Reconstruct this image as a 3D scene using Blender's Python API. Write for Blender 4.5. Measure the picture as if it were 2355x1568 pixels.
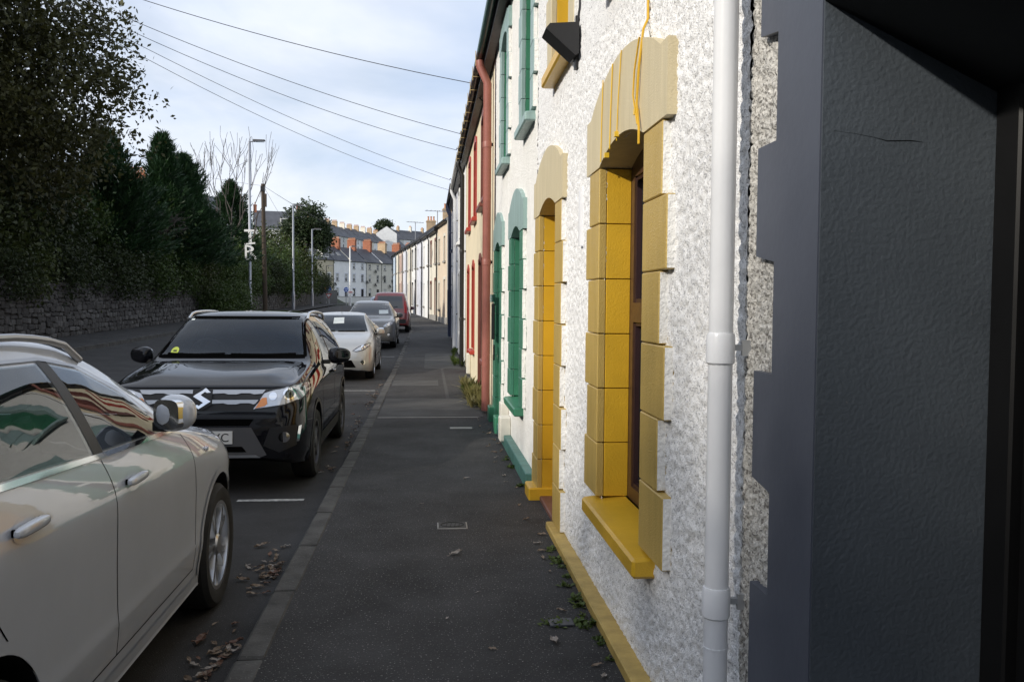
import bpy, bmesh, math, random
import numpy as np
from mathutils import Vector, Matrix
from mathutils.bvhtree import BVHTree
random.seed(7); RNG = np.random.default_rng(11)
PI = math.pi
for o in list(bpy.data.objects): bpy.data.objects.remove(o)
S = bpy.context.scene
C = S.collection

# ---------------------------------------------------------------- camera
yaw, pitch, roll = math.radians(5.4975), math.radians(2.4484), 0.0077
fw = Vector((math.sin(yaw)*math.cos(pitch), math.cos(yaw)*math.cos(pitch), -math.sin(pitch)))
r0 = Vector((math.cos(yaw), -math.sin(yaw), 0)); u0 = r0.cross(fw)
rr = r0*math.cos(roll)+u0*math.sin(roll); uu = -r0*math.sin(roll)+u0*math.cos(roll)
cd = bpy.data.cameras.new('camera'); cam = bpy.data.objects.new('camera', cd); C.objects.link(cam)
cam.matrix_world = Matrix(((rr.x, uu.x, -fw.x, 0), (rr.y, uu.y, -fw.y, 0), (rr.z, uu.z, -fw.z, 1.6), (0, 0, 0, 1)))
cd.sensor_width = 36; cd.sensor_fit = 'HORIZONTAL'; cd.lens = 2000/2354*36; cd.clip_start = .05; cd.clip_end = 3000
S.camera = cam

# ---------------------------------------------------------------- sky and sun
SUN_AZ, SUN_EL = math.radians(238), math.radians(27)       # azimuth clockwise from +Y
w = bpy.data.worlds.new('World'); S.world = w; w.use_nodes = True
nt = w.node_tree; N = nt.nodes; L = nt.links; N.clear()
out = N.new('ShaderNodeOutputWorld'); bg = N.new('ShaderNodeBackground'); bg.inputs[1].default_value = .12
sky = N.new('ShaderNodeTexSky'); sky.sky_type = 'NISHITA'; sky.sun_disc = False
sky.sun_elevation = SUN_EL; sky.sun_rotation = SUN_AZ; sky.air_density = 1.0; sky.dust_density = 1.2; sky.ozone_density = 1.5
tc = N.new('ShaderNodeTexCoord')
sep = N.new('ShaderNodeSeparateXYZ'); L.new(tc.outputs['Generated'], sep.inputs[0])
zz = N.new('ShaderNodeMath'); zz.operation = 'MAXIMUM'; L.new(sep.outputs[2], zz.inputs[0]); zz.inputs[1].default_value = 0.0
za = N.new('ShaderNodeMath'); za.operation = 'ADD'; L.new(zz.outputs[0], za.inputs[0]); za.inputs[1].default_value = .22
dx = N.new('ShaderNodeMath'); dx.operation = 'DIVIDE'; L.new(sep.outputs[0], dx.inputs[0]); L.new(za.outputs[0], dx.inputs[1])
dy = N.new('ShaderNodeMath'); dy.operation = 'DIVIDE'; L.new(sep.outputs[1], dy.inputs[0]); L.new(za.outputs[0], dy.inputs[1])
cmb = N.new('ShaderNodeCombineXYZ'); L.new(dx.outputs[0], cmb.inputs[0]); L.new(dy.outputs[0], cmb.inputs[1])
n1 = N.new('ShaderNodeTexNoise'); n1.inputs['Scale'].default_value = 1.1; n1.inputs['Detail'].default_value = 6; n1.inputs['Roughness'].default_value = .55; n1.inputs['Distortion'].default_value = .4
L.new(cmb.outputs[0], n1.inputs['Vector'])
ramp = N.new('ShaderNodeValToRGB'); ramp.color_ramp.elements[0].position = .30; ramp.color_ramp.elements[0].color = (.45, .45, .45, 1)
ramp.color_ramp.elements[1].position = .58; ramp.color_ramp.elements[1].color = (.97, .97, .97, 1)
L.new(n1.outputs[0], ramp.inputs[0])
n2 = N.new('ShaderNodeTexNoise'); n2.inputs['Scale'].default_value = 1.7; n2.inputs['Detail'].default_value = 5
mp2 = N.new('ShaderNodeVectorMath'); mp2.operation = 'ADD'; mp2.inputs[1].default_value = (7.3, 3.1, 0); L.new(cmb.outputs[0], mp2.inputs[0]); L.new(mp2.outputs[0], n2.inputs['Vector'])
cr2 = N.new('ShaderNodeValToRGB'); cr2.color_ramp.elements[0].position = .3; cr2.color_ramp.elements[0].color = (4.9, 5.7, 7.2, 1)
cr2.color_ramp.elements[1].position = .62; cr2.color_ramp.elements[1].color = (6.8, 7.1, 7.7, 1)
L.new(n2.outputs[0], cr2.inputs[0])
mx = N.new('ShaderNodeMix'); mx.data_type = 'RGBA'; L.new(ramp.outputs[0], mx.inputs[0]); L.new(sky.outputs[0], mx.inputs[6]); L.new(cr2.outputs[0], mx.inputs[7])
L.new(mx.outputs[2], bg.inputs[0]); L.new(bg.outputs[0], out.inputs[0])
sd = bpy.data.lights.new('sun', 'SUN'); sd.energy = 3.2; sd.angle = math.radians(1.5); sd.color = (1, .93, .82)
sun = bpy.data.objects.new('sun', sd); C.objects.link(sun)
sdir = Vector((math.sin(SUN_AZ)*math.cos(SUN_EL), math.cos(SUN_AZ)*math.cos(SUN_EL), math.sin(SUN_EL)))
sun.rotation_euler = sdir.to_track_quat('Z', 'Y').to_euler()
sun.location = sdir*60
S.view_settings.view_transform = 'Standard'; S.view_settings.look = 'None'; S.view_settings.gamma = 1; S.view_settings.use_curve_mapping = False
S.view_settings.exposure = 0.28
S.render.engine = 'CYCLES'

# ---------------------------------------------------------------- materials
MATS = {}
def mat(name, col, rough=.6, metal=0., spec=.5, var=0., vscale=4., bump=0., bscale=60., coat=0., col2=None, ior=None, stretch=None, bdist=.01, det=4., speck=None, trans=0.):
    """principled material; base colour broken up by noise (col -> col2), optional bump and grit."""
    m = bpy.data.materials.new(name); m.use_nodes = True; MATS[name] = m
    n = m.node_tree.nodes; l = m.node_tree.links; p = n['Principled BSDF']
    p.inputs['Base Color'].default_value = (*col, 1); p.inputs['Roughness'].default_value = rough; p.inputs['Metallic'].default_value = metal
    p.inputs['Specular IOR Level'].default_value = spec
    if ior: p.inputs['IOR'].default_value = ior
    if coat: p.inputs['Coat Weight'].default_value = coat; p.inputs['Coat Roughness'].default_value = .03
    if var or bump or speck:
        g = n.new('ShaderNodeNewGeometry'); vec = g.outputs['Position']
        if stretch:
            mp = n.new('ShaderNodeMapping'); mp.inputs['Scale'].default_value = stretch; l.new(vec, mp.inputs[0]); vecs = mp.outputs[0]
        else: vecs = vec
    colout = None
    if var:
        t = n.new('ShaderNodeTexNoise'); t.inputs['Scale'].default_value = vscale; t.inputs['Detail'].default_value = det; t.inputs['Roughness'].default_value = .62
        l.new(vecs, t.inputs['Vector'])
        r = n.new('ShaderNodeValToRGB'); r.color_ramp.elements[0].position = .32; r.color_ramp.elements[1].position = .68
        c2 = col2 or tuple(c*(1-var) for c in col)
        r.color_ramp.elements[0].color = (*c2, 1); r.color_ramp.elements[1].color = (*col, 1)
        l.new(t.outputs[0], r.inputs[0]); colout = r.outputs[0]
        rr_ = n.new('ShaderNodeMapRange'); rr_.inputs[3].default_value = min(1, rough*1.18); rr_.inputs[4].default_value = rough*.85
        l.new(t.outputs[0], rr_.inputs[0]); l.new(rr_.outputs[0], p.inputs['Roughness'])
    if speck:   # (scale, threshold, colour, amount)
        t = n.new('ShaderNodeTexNoise'); t.inputs['Scale'].default_value = speck[0]; t.inputs['Detail'].default_value = 2
        l.new(vec, t.inputs['Vector'])
        r = n.new('ShaderNodeValToRGB'); r.color_ramp.elements[0].position = speck[1]; r.color_ramp.elements[1].position = min(1, speck[1]+.06)
        r.color_ramp.elements[0].color = (0, 0, 0, 1); r.color_ramp.elements[1].color = (speck[3],)*3+(1,)
        l.new(t.outputs[0], r.inputs[0])
        mm = n.new('ShaderNodeMix'); mm.data_type = 'RGBA'; l.new(r.outputs[0], mm.inputs[0])
        if colout: l.new(colout, mm.inputs[6])
        else: mm.inputs[6].default_value = (*col, 1)
        mm.inputs[7].default_value = (*speck[2], 1); colout = mm.outputs[2]
    if colout: l.new(colout, p.inputs['Base Color'])
    if bump:
        t = n.new('ShaderNodeTexNoise'); t.inputs['Scale'].default_value = bscale; t.inputs['Detail'].default_value = 3
        l.new(vec, t.inputs['Vector'])
        b = n.new('ShaderNodeBump'); b.inputs['Strength'].default_value = bump; b.inputs['Distance'].default_value = bdist
        l.new(t.outputs[0], b.inputs['Height']); l.new(b.outputs[0], p.inputs['Normal'])
    if trans:
        tr = n.new('ShaderNodeBsdfTranslucent'); ms = n.new('ShaderNodeMixShader'); ms.inputs[0].default_value = trans
        if colout: l.new(colout, tr.inputs[0])
        else: tr.inputs[0].default_value = (*col, 1)
        o = n['Material Output']; l.new(p.outputs[0], ms.inputs[1]); l.new(tr.outputs[0], ms.inputs[2]); l.new(ms.outputs[0], o.inputs[0])
    return m
def glassmat(name, tint=(.02, .025, .03), see=.3, ior=1.75):
    """car / window glass: mirror-like coat over a see-through tint"""
    m = bpy.data.materials.new(name); m.use_nodes = True; MATS[name] = m
    n = m.node_tree.nodes; l = m.node_tree.links; n.clear()
    o = n.new('ShaderNodeOutputMaterial'); gl = n.new('ShaderNodeBsdfGlossy'); gl.inputs['Roughness'].default_value = .01; gl.inputs[0].default_value = (.95, .98, 1, 1)
    di = n.new('ShaderNodeBsdfDiffuse'); di.inputs[0].default_value = (*tint, 1); tr = n.new('ShaderNodeBsdfTransparent'); tr.inputs[0].default_value = (.75, .82, .82, 1)
    m1 = n.new('ShaderNodeMixShader'); m1.inputs[0].default_value = see; l.new(di.outputs[0], m1.inputs[1]); l.new(tr.outputs[0], m1.inputs[2])
    fr = n.new('ShaderNodeFresnel'); fr.inputs[0].default_value = ior
    m2 = n.new('ShaderNodeMixShader'); l.new(fr.outputs[0], m2.inputs[0]); l.new(m1.outputs[0], m2.inputs[1]); l.new(gl.outputs[0], m2.inputs[2])
    l.new(m2.outputs[0], o.inputs[0]); return m
def carpaint(name, col, flake=.0, metal=.0):
    m = mat(name, col, rough=.45, metal=metal, spec=.5 if max(col) > .1 else .0, coat=1., var=.10, vscale=1.2)
    m.node_tree.nodes['Principled BSDF'].inputs['Coat IOR'].default_value = 1.75 if max(col) > .1 else 1.45; m.node_tree.nodes['Principled BSDF'].inputs['Coat Roughness'].default_value = .012
    return m

mat('asphalt', (.033, .032, .032), .85, var=.4, vscale=1.6, bump=.55, bscale=160, bdist=.008, speck=(120, .655, (.2, .195, .19), .85))
mat('pave', (.033, .0325, .033), .88, var=.5, vscale=1.7, bump=.6, bscale=130, bdist=.008, speck=(95, .645, (.30, .29, .27), .9))
mat('pave_patch', (.06, .06, .059), .85, var=.25, vscale=2.5, bump=.5, bscale=150, bdist=.006, speck=(170, .66, (.2, .19, .18), .7))
mat('kerbstone', (.085, .082, .076), .85, var=.5, vscale=5, bump=.5, bscale=60, bdist=.006, speck=(120, .64, (.2, .2, .19), .6))
mat('joint', (.03, .03, .028), .95)
mat('line_white', (.62, .62, .60), .7, var=.65, vscale=22)
mat('dash_white', (.88, .88, .88), .8, var=.12, vscale=30, speck=(112, .575, (.31, .315, .34), .68), bump=.9, bscale=150, bdist=.006)
mat('dash_smooth', (.85, .84, .81), .8, var=.1, vscale=7, speck=(75, .69, (.42, .40, .38), .6), bump=.9, bscale=55, bdist=.012)
mat('rough_cast', (.66, .645, .61), .9, var=.45, vscale=50, speck=(80, .56, (.15, .14, .13), .85), bump=1., bscale=90, bdist=.012)
mat('yellow', (.66, .395, .028), .33, var=.10, vscale=6, bump=.5, bscale=120, bdist=.0035, spec=.45)
mat('yellow_front_lit', (.49, .345, .10), .42, var=.14, vscale=5, stretch=(3.5, 3.5, .5), bump=.75, bscale=140, bdist=.004, spec=.4)  # jamb yellow, dulled to copy how light falls on the front blocks
mat('yellow_sunlit', (.60, .515, .33), .5, var=.16, vscale=5, stretch=(3.5, 3.5, .4), bump=.6, bscale=140, bdist=.004, spec=.4)  # same yellow paint, paled to carry sun and sheen on the stone fronts
mat('green_sky_sheen', (.29, .42, .40), .4, var=.25, vscale=5, stretch=(3.5, 3.5, .4), bump=.6, bscale=120, bdist=.004, spec=.5)  # same green paint with pale sky reflection put into the colour
mat('yellow_dirty', (.52, .36, .10), .6, var=.3, vscale=9, bump=.5, bscale=90, bdist=.004)
mat('yellow_bright', (.75, .48, .03), .35)
mat('green', (.045, .20, .115), .34, var=.12, vscale=4, bump=.5, bscale=100, bdist=.0035, spec=.5)
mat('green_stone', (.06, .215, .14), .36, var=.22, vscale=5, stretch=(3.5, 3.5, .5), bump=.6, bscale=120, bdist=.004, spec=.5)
mat('green_plinth', (.07, .19, .165), .5, var=.25, vscale=8)
mat('maroon', (.20, .062, .045), .45, var=.15, vscale=6)
mat('maroon_pipe', (.33, .12, .095), .45, var=.15, vscale=8)
mat('red', (.40, .045, .028), .4, var=.12, vscale=6)
mat('cream', (.78, .69, .50), .85, var=.13, vscale=2.2, bump=.5, bscale=70, bdist=.006)
mat('grey_paint', (.078, .088, .115), .42, var=.12, vscale=2.5, bump=.12, bscale=40, bdist=.004, spec=.4)
mat('grey_reveal', (.078, .092, .108), .40, var=.16, vscale=2.0, bump=.6, bscale=85, bdist=.004, spec=.45, speck=(70, .74, (.15, .15, .15), .6))
mat('black_paint', (.006, .006, .0065), .4, var=.3, vscale=6, spec=.3)
mat('black_matte', (.004, .004, .004), .9, spec=.1)
mat('white_pvc', (.80, .81, .83), .3, var=.05, vscale=6, bump=.1, bscale=20, bdist=.003)
mat('white_paint', (.80, .80, .78), .5, var=.12, vscale=5)
mat('brown_frame', (.085, .042, .022), .4, var=.3, vscale=18)
mat('brown_bead', (.03, .012, .014), .5)
mat('concrete', (.36, .345, .32), .85, var=.3, vscale=6, bump=.4, bscale=60, bdist=.005)
mat('slate', (.075, .08, .095), .55, var=.35, vscale=3, bump=.4, bscale=12, bdist=.02)
mat('slate_far', (.085, .09, .105), .6, var=.35, vscale=.9)
mat('brick_red', (.36, .135, .075), .85, var=.35, vscale=3)
mat('brick_buff', (.52, .38, .24), .85, var=.35, vscale=2)
mat('pot', (.50, .24, .13), .8, var=.2, vscale=4)
mat('iron', (.012, .012, .013), .45, var=.3, vscale=8)
mat('navy_pipe', (.03, .04, .08), .4)
mat('steel_grey', (.35, .37, .41), .4, metal=.7, var=.15, vscale=2)
mat('galv', (.42, .43, .44), .45, metal=.6)
mat('pole_wood', (.075, .055, .038), .9, var=.5, vscale=4, stretch=(6, 6, .4))
mat('gutter_green', (.02, .07, .05), .35)
mat('gutter_brown', (.05, .026, .02), .4, var=.2, vscale=5)
mat('brass', (.55, .42, .2), .5, metal=.2)
mat('stone_a', (.085, .08, .076), .9, var=.4, vscale=7, bump=.6, bscale=30, bdist=.02)
mat('stone_b', (.062, .058, .055), .9, var=.4, vscale=7, bump=.6, bscale=30, bdist=.02)
mat('stone_c', (.125, .12, .115), .9, var=.4, vscale=7, bump=.6, bscale=30, bdist=.02)
mat('mortar', (.05, .046, .042), .95, var=.3, vscale=6)
mat('soil', (.045, .035, .024), .95, var=.5, vscale=3)
mat('grass_ground', (.035, .05, .018), .95, var=.5, vscale=.7)
mat('bark', (.055, .045, .036), .95, var=.5, vscale=8, bump=.6, bscale=20, bdist=.02)
mat('twig', (.10, .085, .075), .9, var=.3, vscale=6)
def leafmat(name, a, b, t=.25, rough=.5): mat(name, a, rough, var=1, col2=b, vscale=1.6, det=6, trans=t, spec=.35)
leafmat('leaf_oak', (.085, .085, .024), (.028, .032, .012))
leafmat('leaf_dark', (.04, .058, .018), (.018, .026, .009))
leafmat('leaf_conifer', (.030, .072, .022), (.011, .030, .013), .12)
leafmat('leaf_shrub', (.07, .115, .024), (.03, .05, .012))
leafmat('leaf_hedge', (.065, .085, .02), (.026, .035, .011))
leafmat('leaf_round', (.048, .075, .028), (.02, .032, .014))
leafmat('leaf_bright', (.15, .18, .03), (.06, .085, .018))
leafmat('weed', (.11, .15, .03), (.05, .085, .016))
leafmat('dry_grass', (.28, .25, .11), (.13, .13, .04))
leafmat('dry_leaf', (.30, .235, .175), (.13, .085, .055), .1)
leafmat('dry_leaf_pale', (.44, .40, .36), (.24, .20, .17), .1)
leafmat('dry_leaf_red', (.22, .12, .085), (.12, .07, .05), .1)
mat('window_dark', (.02, .022, .025), .06, spec=.8, ior=1.6)
mat('curtain', (.55, .55, .53), .9, var=.2, vscale=8)
mat('tyre', (.014, .014, .014), .8, var=.3, vscale=12)
mat('alloy', (.55, .56, .58), .28, metal=.9)
mat('alloy_dark', (.10, .10, .11), .4, metal=.6)
mat('chrome', (.80, .81, .83), .08, metal=1.)
mat('satin_silver', (.42, .43, .45), .35, metal=.8)
mat('silver_trim', (.62, .64, .66), .25, metal=.85)
mat('plastic_black', (.012, .012, .013), .5)
mat('plastic_grey', (.08, .08, .085), .55)
mat('gap', (.004, .004, .004), .9, spec=0)
mat('interior', (.012, .012, .013), .85)
mat('seat', (.035, .035, .037), .9)
mat('plate_white', (.72, .72, .70), .35)
mat('plate_yellow', (.72, .55, .05), .35)
mat('ink', (.01, .01, .01), .6)
mat('lamp_clear', (.55, .57, .60), .07, metal=.55, coat=1.)
mat('lamp_chrome', (.85, .86, .88), .06, metal=1.)
mat('lamp_amber', (.75, .26, .04), .15, coat=1.)
mat('lamp_red', (.42, .012, .012), .12, coat=1.)
mat('mirror_glass', (.8, .82, .85), .02, metal=1.)
mat('sticker', (.50, .58, .07), .5)
mat('paper', (.75, .80, .78), .7)
carpaint('paint_white', (.55, .58, .63))
carpaint('paint_black', (.008, .0085, .011))
carpaint('paint_silver', (.50, .50, .485), metal=.55)
carpaint('paint_grey', (.16, .15, .135), metal=.5)
carpaint('paint_red', (.16, .010, .012), metal=.2)
carpaint('paint_blue', (.10, .16, .27), metal=.4)
glassmat('car_glass', (.01, .012, .014), .55, 1.7)
glassmat('car_glass_dark', (.008, .012, .020), .45, 1.42)
mat('sign_blue', (.02, .10, .42), .4); mat('sign_white', (.8, .8, .8), .4); mat('sign_red', (.5, .02, .02), .4)
mat('amber_globe', (.75, .32, .05), .3)
mat('wire', (.03, .03, .035), .6)
mat('meter_box', (.70, .68, .60), .5, var=.12, vscale=10)
mat('terracotta_tile', (.16, .07, .05), .6, var=.3, vscale=9)
def wallmat(name, col, v=.12): mat(name, col, .88, var=v, vscale=1.3, bump=.3, bscale=30, bdist=.01)
for nm, c in dict(w_peach=(.72, .60, .46), w_cream=(.76, .71, .60), w_white=(.85, .85, .84), w_lav=(.72, .74, .82), w_blue=(.50, .60, .72), w_pink=(.70, .58, .50), w_beige=(.58, .52, .38), w_grey=(.62, .62, .60), w_rough=(.52, .51, .47), w_stone=(.66, .63, .55)).items(): wallmat(nm, c, .2 if nm == 'w_rough' else .12)

# ---------------------------------------------------------------- mesh helpers
class MB:
    def __init__(s): s.v = []; s.f = []
    def add(s, v, f):
        b = len(s.v); s.v += [tuple(p) for p in v]; s.f += [tuple(i+b for i in q) for q in f]; return s
    def box(s, x0, x1, y0, y1, z0, z1):
        v = [(x, y, z) for z in (z0, z1) for y in (y0, y1) for x in (x0, x1)]
        return s.add(v, [(0, 2, 3, 1), (4, 5, 7, 6), (0, 1, 5, 4), (2, 6, 7, 3), (0, 4, 6, 2), (1, 3, 7, 5)])
    def cbox(s, x0, x1, y0, y1, z0, z1, c=.006):
        """box with all twelve edges chamfered"""
        v = []; idx = {}
        X = (x0, x1); Y = (y0, y1); Z = (z0, z1); d = (1, -1)
        for i in (0, 1):
            for j in (0, 1):
                for k in (0, 1):
                    x, y, z = X[i], Y[j], Z[k]
                    for a in range(3):
                        p = [x+d[i]*c*(a != 0), y+d[j]*c*(a != 1), z+d[k]*c*(a != 2)]
                        idx[i, j, k, a] = len(v); v.append(tuple(p))
        f = []
        for a in range(3):
            for sgn in (0, 1):
                q = []
                for (p, r) in ((0, 0), (1, 0), (1, 1), (0, 1)):
                    t = [p, r]; key = [0, 0, 0]; o = [b for b in range(3) if b != a]
                    key[a] = sgn; key[o[0]] = p; key[o[1]] = r; q.append(idx[(*key, a)])
                f.append(tuple(q))
        for a in range(3):
            o = [b for b in range(3) if b != a]
            for p in (0, 1):
                for r in (0, 1):
                    k0 = [0, 0, 0]; k1 = [0, 0, 0]; k0[o[0]] = k1[o[0]] = p; k0[o[1]] = k1[o[1]] = r; k0[a] = 0; k1[a] = 1
                    f.append((idx[(*k0, o[0])], idx[(*k1, o[0])], idx[(*k1, o[1])], idx[(*k0, o[1])]))
        for i in (0, 1):
            for j in (0, 1):
                for k in (0, 1): f.append((idx[i, j, k, 0], idx[i, j, k, 1], idx[i, j, k, 2]))
        return s.add(v, f)
    def prism(s, poly, axis, a, b):
        """poly in the other two axes (in xyz order), extruded along axis from a to b"""
        n = len(poly); v = []
        for t in (a, b):
            for p in poly:
                q = list(p); q.insert(axis, t); v.append(tuple(q))
        f = [tuple(range(n))[::-1], tuple(range(n, 2*n))]+[(i, (i+1) % n, n+(i+1) % n, n+i) for i in range(n)]
        return s.add(v, f)
    def tube(s, path, r, n=8, cap=True):
        path = [Vector(p) for p in path]; m = len(path); rs = r if isinstance(r, (list, tuple)) else [r]*m
        v = []; f = []; up = None
        for i, p in enumerate(path):
            t = (path[min(i+1, m-1)]-path[max(i-1, 0)]).normalized()
            if up is None: up = Vector((0, 0, 1)) if abs(t.z) < .9 else Vector((1, 0, 0))
            a = t.cross(up).normalized(); b = a.cross(t).normalized(); up = b
            for k in range(n):
                an = 2*PI*k/n; v.append(tuple(p+(a*math.cos(an)+b*math.sin(an))*rs[i]))
        for i in range(m-1):
            for k in range(n): f.append((i*n+k, i*n+(k+1) % n, (i+1)*n+(k+1) % n, (i+1)*n+k))
        if cap: f += [tuple(range(n))[::-1], tuple(range((m-1)*n, m*n))]
        return s.add(v, f)
    def lathe(s, prof, n=16, origin=(0, 0, 0), axis='z', closed=False):
        v = []; f = []; m = len(prof)
        for (r, h) in prof:
            for k in range(n):
                an = 2*PI*k/n; a, b = r*math.cos(an), r*math.sin(an)
                p = {'z': (a, b, h), 'x': (h, a, b), 'y': (b, h, a)}[axis]
                v.append(tuple(p[i]+origin[i] for i in range(3)))
        for i in range(m-1 if not closed else m):
            j = (i+1) % m
            for k in range(n): f.append((i*n+k, i*n+(k+1) % n, j*n+(k+1) % n, j*n+k))
        if not closed: f += [tuple(range(n))[::-1], tuple(range((m-1)*n, m*n))]
        return s.add(v, f)
    def mesh(s, name, m=None, smooth=False):
        me = bpy.data.meshes.new(name); me.from_pydata(s.v, [], s.f)
        if m: me.materials.append(MATS[m])
        bm = bmesh.new(); bm.from_mesh(me); bmesh.ops.recalc_face_normals(bm, faces=bm.faces)
        if smooth:
            an = math.radians(smooth if smooth is not True else 40)
            for fc in bm.faces: fc.smooth = True
            for e in bm.edges:
                if len(e.link_faces) == 2 and e.calc_face_angle(0) > an: e.smooth = False
        bm.to_mesh(me); bm.free(); return me
    def build(s, name, m, parent=None, smooth=False, loc=None):
        return obj(name, s.mesh(name, m, smooth), parent, loc)
def obj(name, me, parent=None, loc=None, rot=None):
    o = bpy.data.objects.new(name, me); C.objects.link(o)
    if parent: o.parent = parent
    if loc is not None: o.location = loc
    if rot is not None: o.rotation_euler = rot
    return o
def tag(o, label=None, cat=None, group=None, kind=None):
    if label: o['label'] = label
    if cat: o['category'] = cat
    if group: o['group'] = group
    if kind: o['kind'] = kind
    return o
def thing(name, label, cat, loc=(0, 0, 0), rz=0., group=None):
    o = bpy.data.objects.new(name, None); C.objects.link(o); o.location = loc; o.rotation_euler = (0, 0, rz); o.empty_display_size = .2
    return tag(o, label, cat, group)
def copy_tree(o, parent=None):
    c = o.copy(); C.objects.link(c)
    if parent: c.parent = parent
    for ch in o.children: copy_tree(ch, c)
    return c
def npmesh(name, V, F, m, smooth=False):
    """V (n,3) array, F (k,3 or 4) int array"""
    me = bpy.data.meshes.new(name); V = np.asarray(V, np.float32); F = np.asarray(F, np.int32); k = F.shape[1]
    me.vertices.add(len(V)); me.vertices.foreach_set('co', V.ravel())
    me.loops.add(F.size); me.loops.foreach_set('vertex_index', F.ravel())
    me.polygons.add(len(F)); me.polygons.foreach_set('loop_start', np.arange(0, F.size, k, dtype=np.int32))
    if smooth: me.polygons.foreach_set('use_smooth', np.ones(len(F), bool))
    me.update(calc_edges=True); me.validate()
    if m: me.materials.append(MATS[m])
    return me
def textmesh(txt, size, m, name='lettering', extrude=.001, align='CENTER'):
    cu = bpy.data.curves.new('txt', 'FONT'); cu.body = txt; cu.size = size; cu.align_x = align; cu.align_y = 'CENTER'; cu.extrude = extrude
    o = bpy.data.objects.new('txt', cu); C.objects.link(o); bpy.context.view_layer.update()
    dg = bpy.context.evaluated_depsgraph_get(); me = bpy.data.meshes.new_from_object(o.evaluated_get(dg)); me.name = name
    bpy.data.objects.remove(o); me.materials.clear(); me.materials.append(MATS[m]); return me
def sst(a, b, x):
    t = np.clip((x-a)/(b-a), 0, 1); return t*t*(3-2*t)

# ================================================================ THE SETTING
def rise(y): y = np.asarray(y, float); return .016*np.where(y < 16, 0, np.where(y < 28, (y-16)**2/24, np.minimum(y, 90)-22))
def bend(y): y = np.asarray(y, float); return -.105*np.where(y < 42, 0, np.where(y < 52, (y-42)**2/20, y-47))   # the right-hand side swings left beyond the near terrace
def side(xl): return np.clip((np.asarray(xl, float)+9.3)/8.4, 0, 1)
def road_z(x, y):
    return -.1+rise(y)+.045*np.clip(-3.2-np.asarray(x, float), 0, 6.3)
def terrain_z(x, y):
    xl = x
    bank = 1.75+.34*np.clip(-11.85-xl, 0, 14)+.12*np.clip(-25.8-xl, 0, 40)
    fade = 1-sst(95, 135, y)
    z = np.where(xl < -11.8, bank*fade+.3*(1-fade), -.45)
    return z+rise(y)+17*sst(215, 300, y)+16*sst(300, 520, y)+.01*np.abs(x)*(y > 150)
def grid(xs, ys, zf, m, name, bendx=False):
    X, Y = np.meshgrid(xs, ys); Z = None
    if bendx: X = X+bend(Y)*side(X)
    Z = zf(X, Y); V = np.stack([X, Y, Z], -1).reshape(-1, 3); nx = len(xs); ny = len(ys)
    i = np.arange(nx-1)[None, :]+nx*np.arange(ny-1)[:, None]; i = i.ravel()
    return npmesh(name, V, np.stack([i, i+1, i+nx+1, i+nx], 1), m, True)
xs = np.unique(np.concatenate([np.linspace(-320, -40, 40), np.linspace(-40, -12, 40), [-11.86, -11.74], np.linspace(-11, 12, 12), np.linspace(12, 320, 30)]))
ys = np.unique(np.concatenate([np.linspace(-80, 150, 70), np.linspace(150, 640, 70)]))
tag(obj('ground', grid(xs, ys, terrain_z, 'grass_ground', 'ground', True)), kind='structure')
tag(obj('road', grid(np.linspace(-9.5, -.8, 14), np.linspace(-40, 165, 206), road_z, 'asphalt', 'road', True)), kind='structure')
pave = tag(obj('pavement', grid(np.linspace(-.74, 1.5, 5), np.linspace(-40, 140, 181), lambda x, y: rise(y)+.0*x, 'pave', 'pavement', True)), kind='structure')
tag(obj('far_pavement', grid(np.linspace(-11.55, -9.36, 4), np.linspace(-40, 140, 181), lambda x, y: rise(y)+.285+.03*np.clip(-9.5-x, 0, 3), 'pave', 'far_pavement', True)), kind='structure')
# kerbs: every stone a piece
def stone_mesh(seed, L_, w_, h_, c=.012, jit=.004, m='kerbstone'):
    r = random.Random(seed); b = MB().cbox(-w_/2, w_/2, -L_/2, L_/2, -h_, 0, c)
    b.v = [(x+r.uniform(-jit, jit), y+r.uniform(-jit, jit), z+r.uniform(-jit, jit)*.6) for x, y, z in b.v]
    return b.mesh('kerb_stone', m)
KM = [stone_mesh(i, .90, .13, .22) for i in range(5)]
kerb = thing('kerb', None, None); tag(kerb, kind='structure')
for i in range(82):
    y = -2+i*.912; x = -.785+float(bend(y))
    a = math.atan2(-(float(bend(y+.4))-float(bend(y-.4))), .8)
    o = obj('kerb_stone', KM[i % 5], kerb, (x+random.uniform(-.006, .006), y, float(rise(y))+.008+random.uniform(-.003, .003)), (0, random.uniform(-.012, .012), a+random.uniform(-.003, .003)))
kerb2 = thing('far_kerb', None, None); tag(kerb2, kind='structure')
for i in range(46):
    y = 18+i*.912; x = -9.43; a = 0.
    obj('kerb_stone', KM[i % 5], kerb2, (x, y, float(rise(y))+.293), (0, 0, a))
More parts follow.
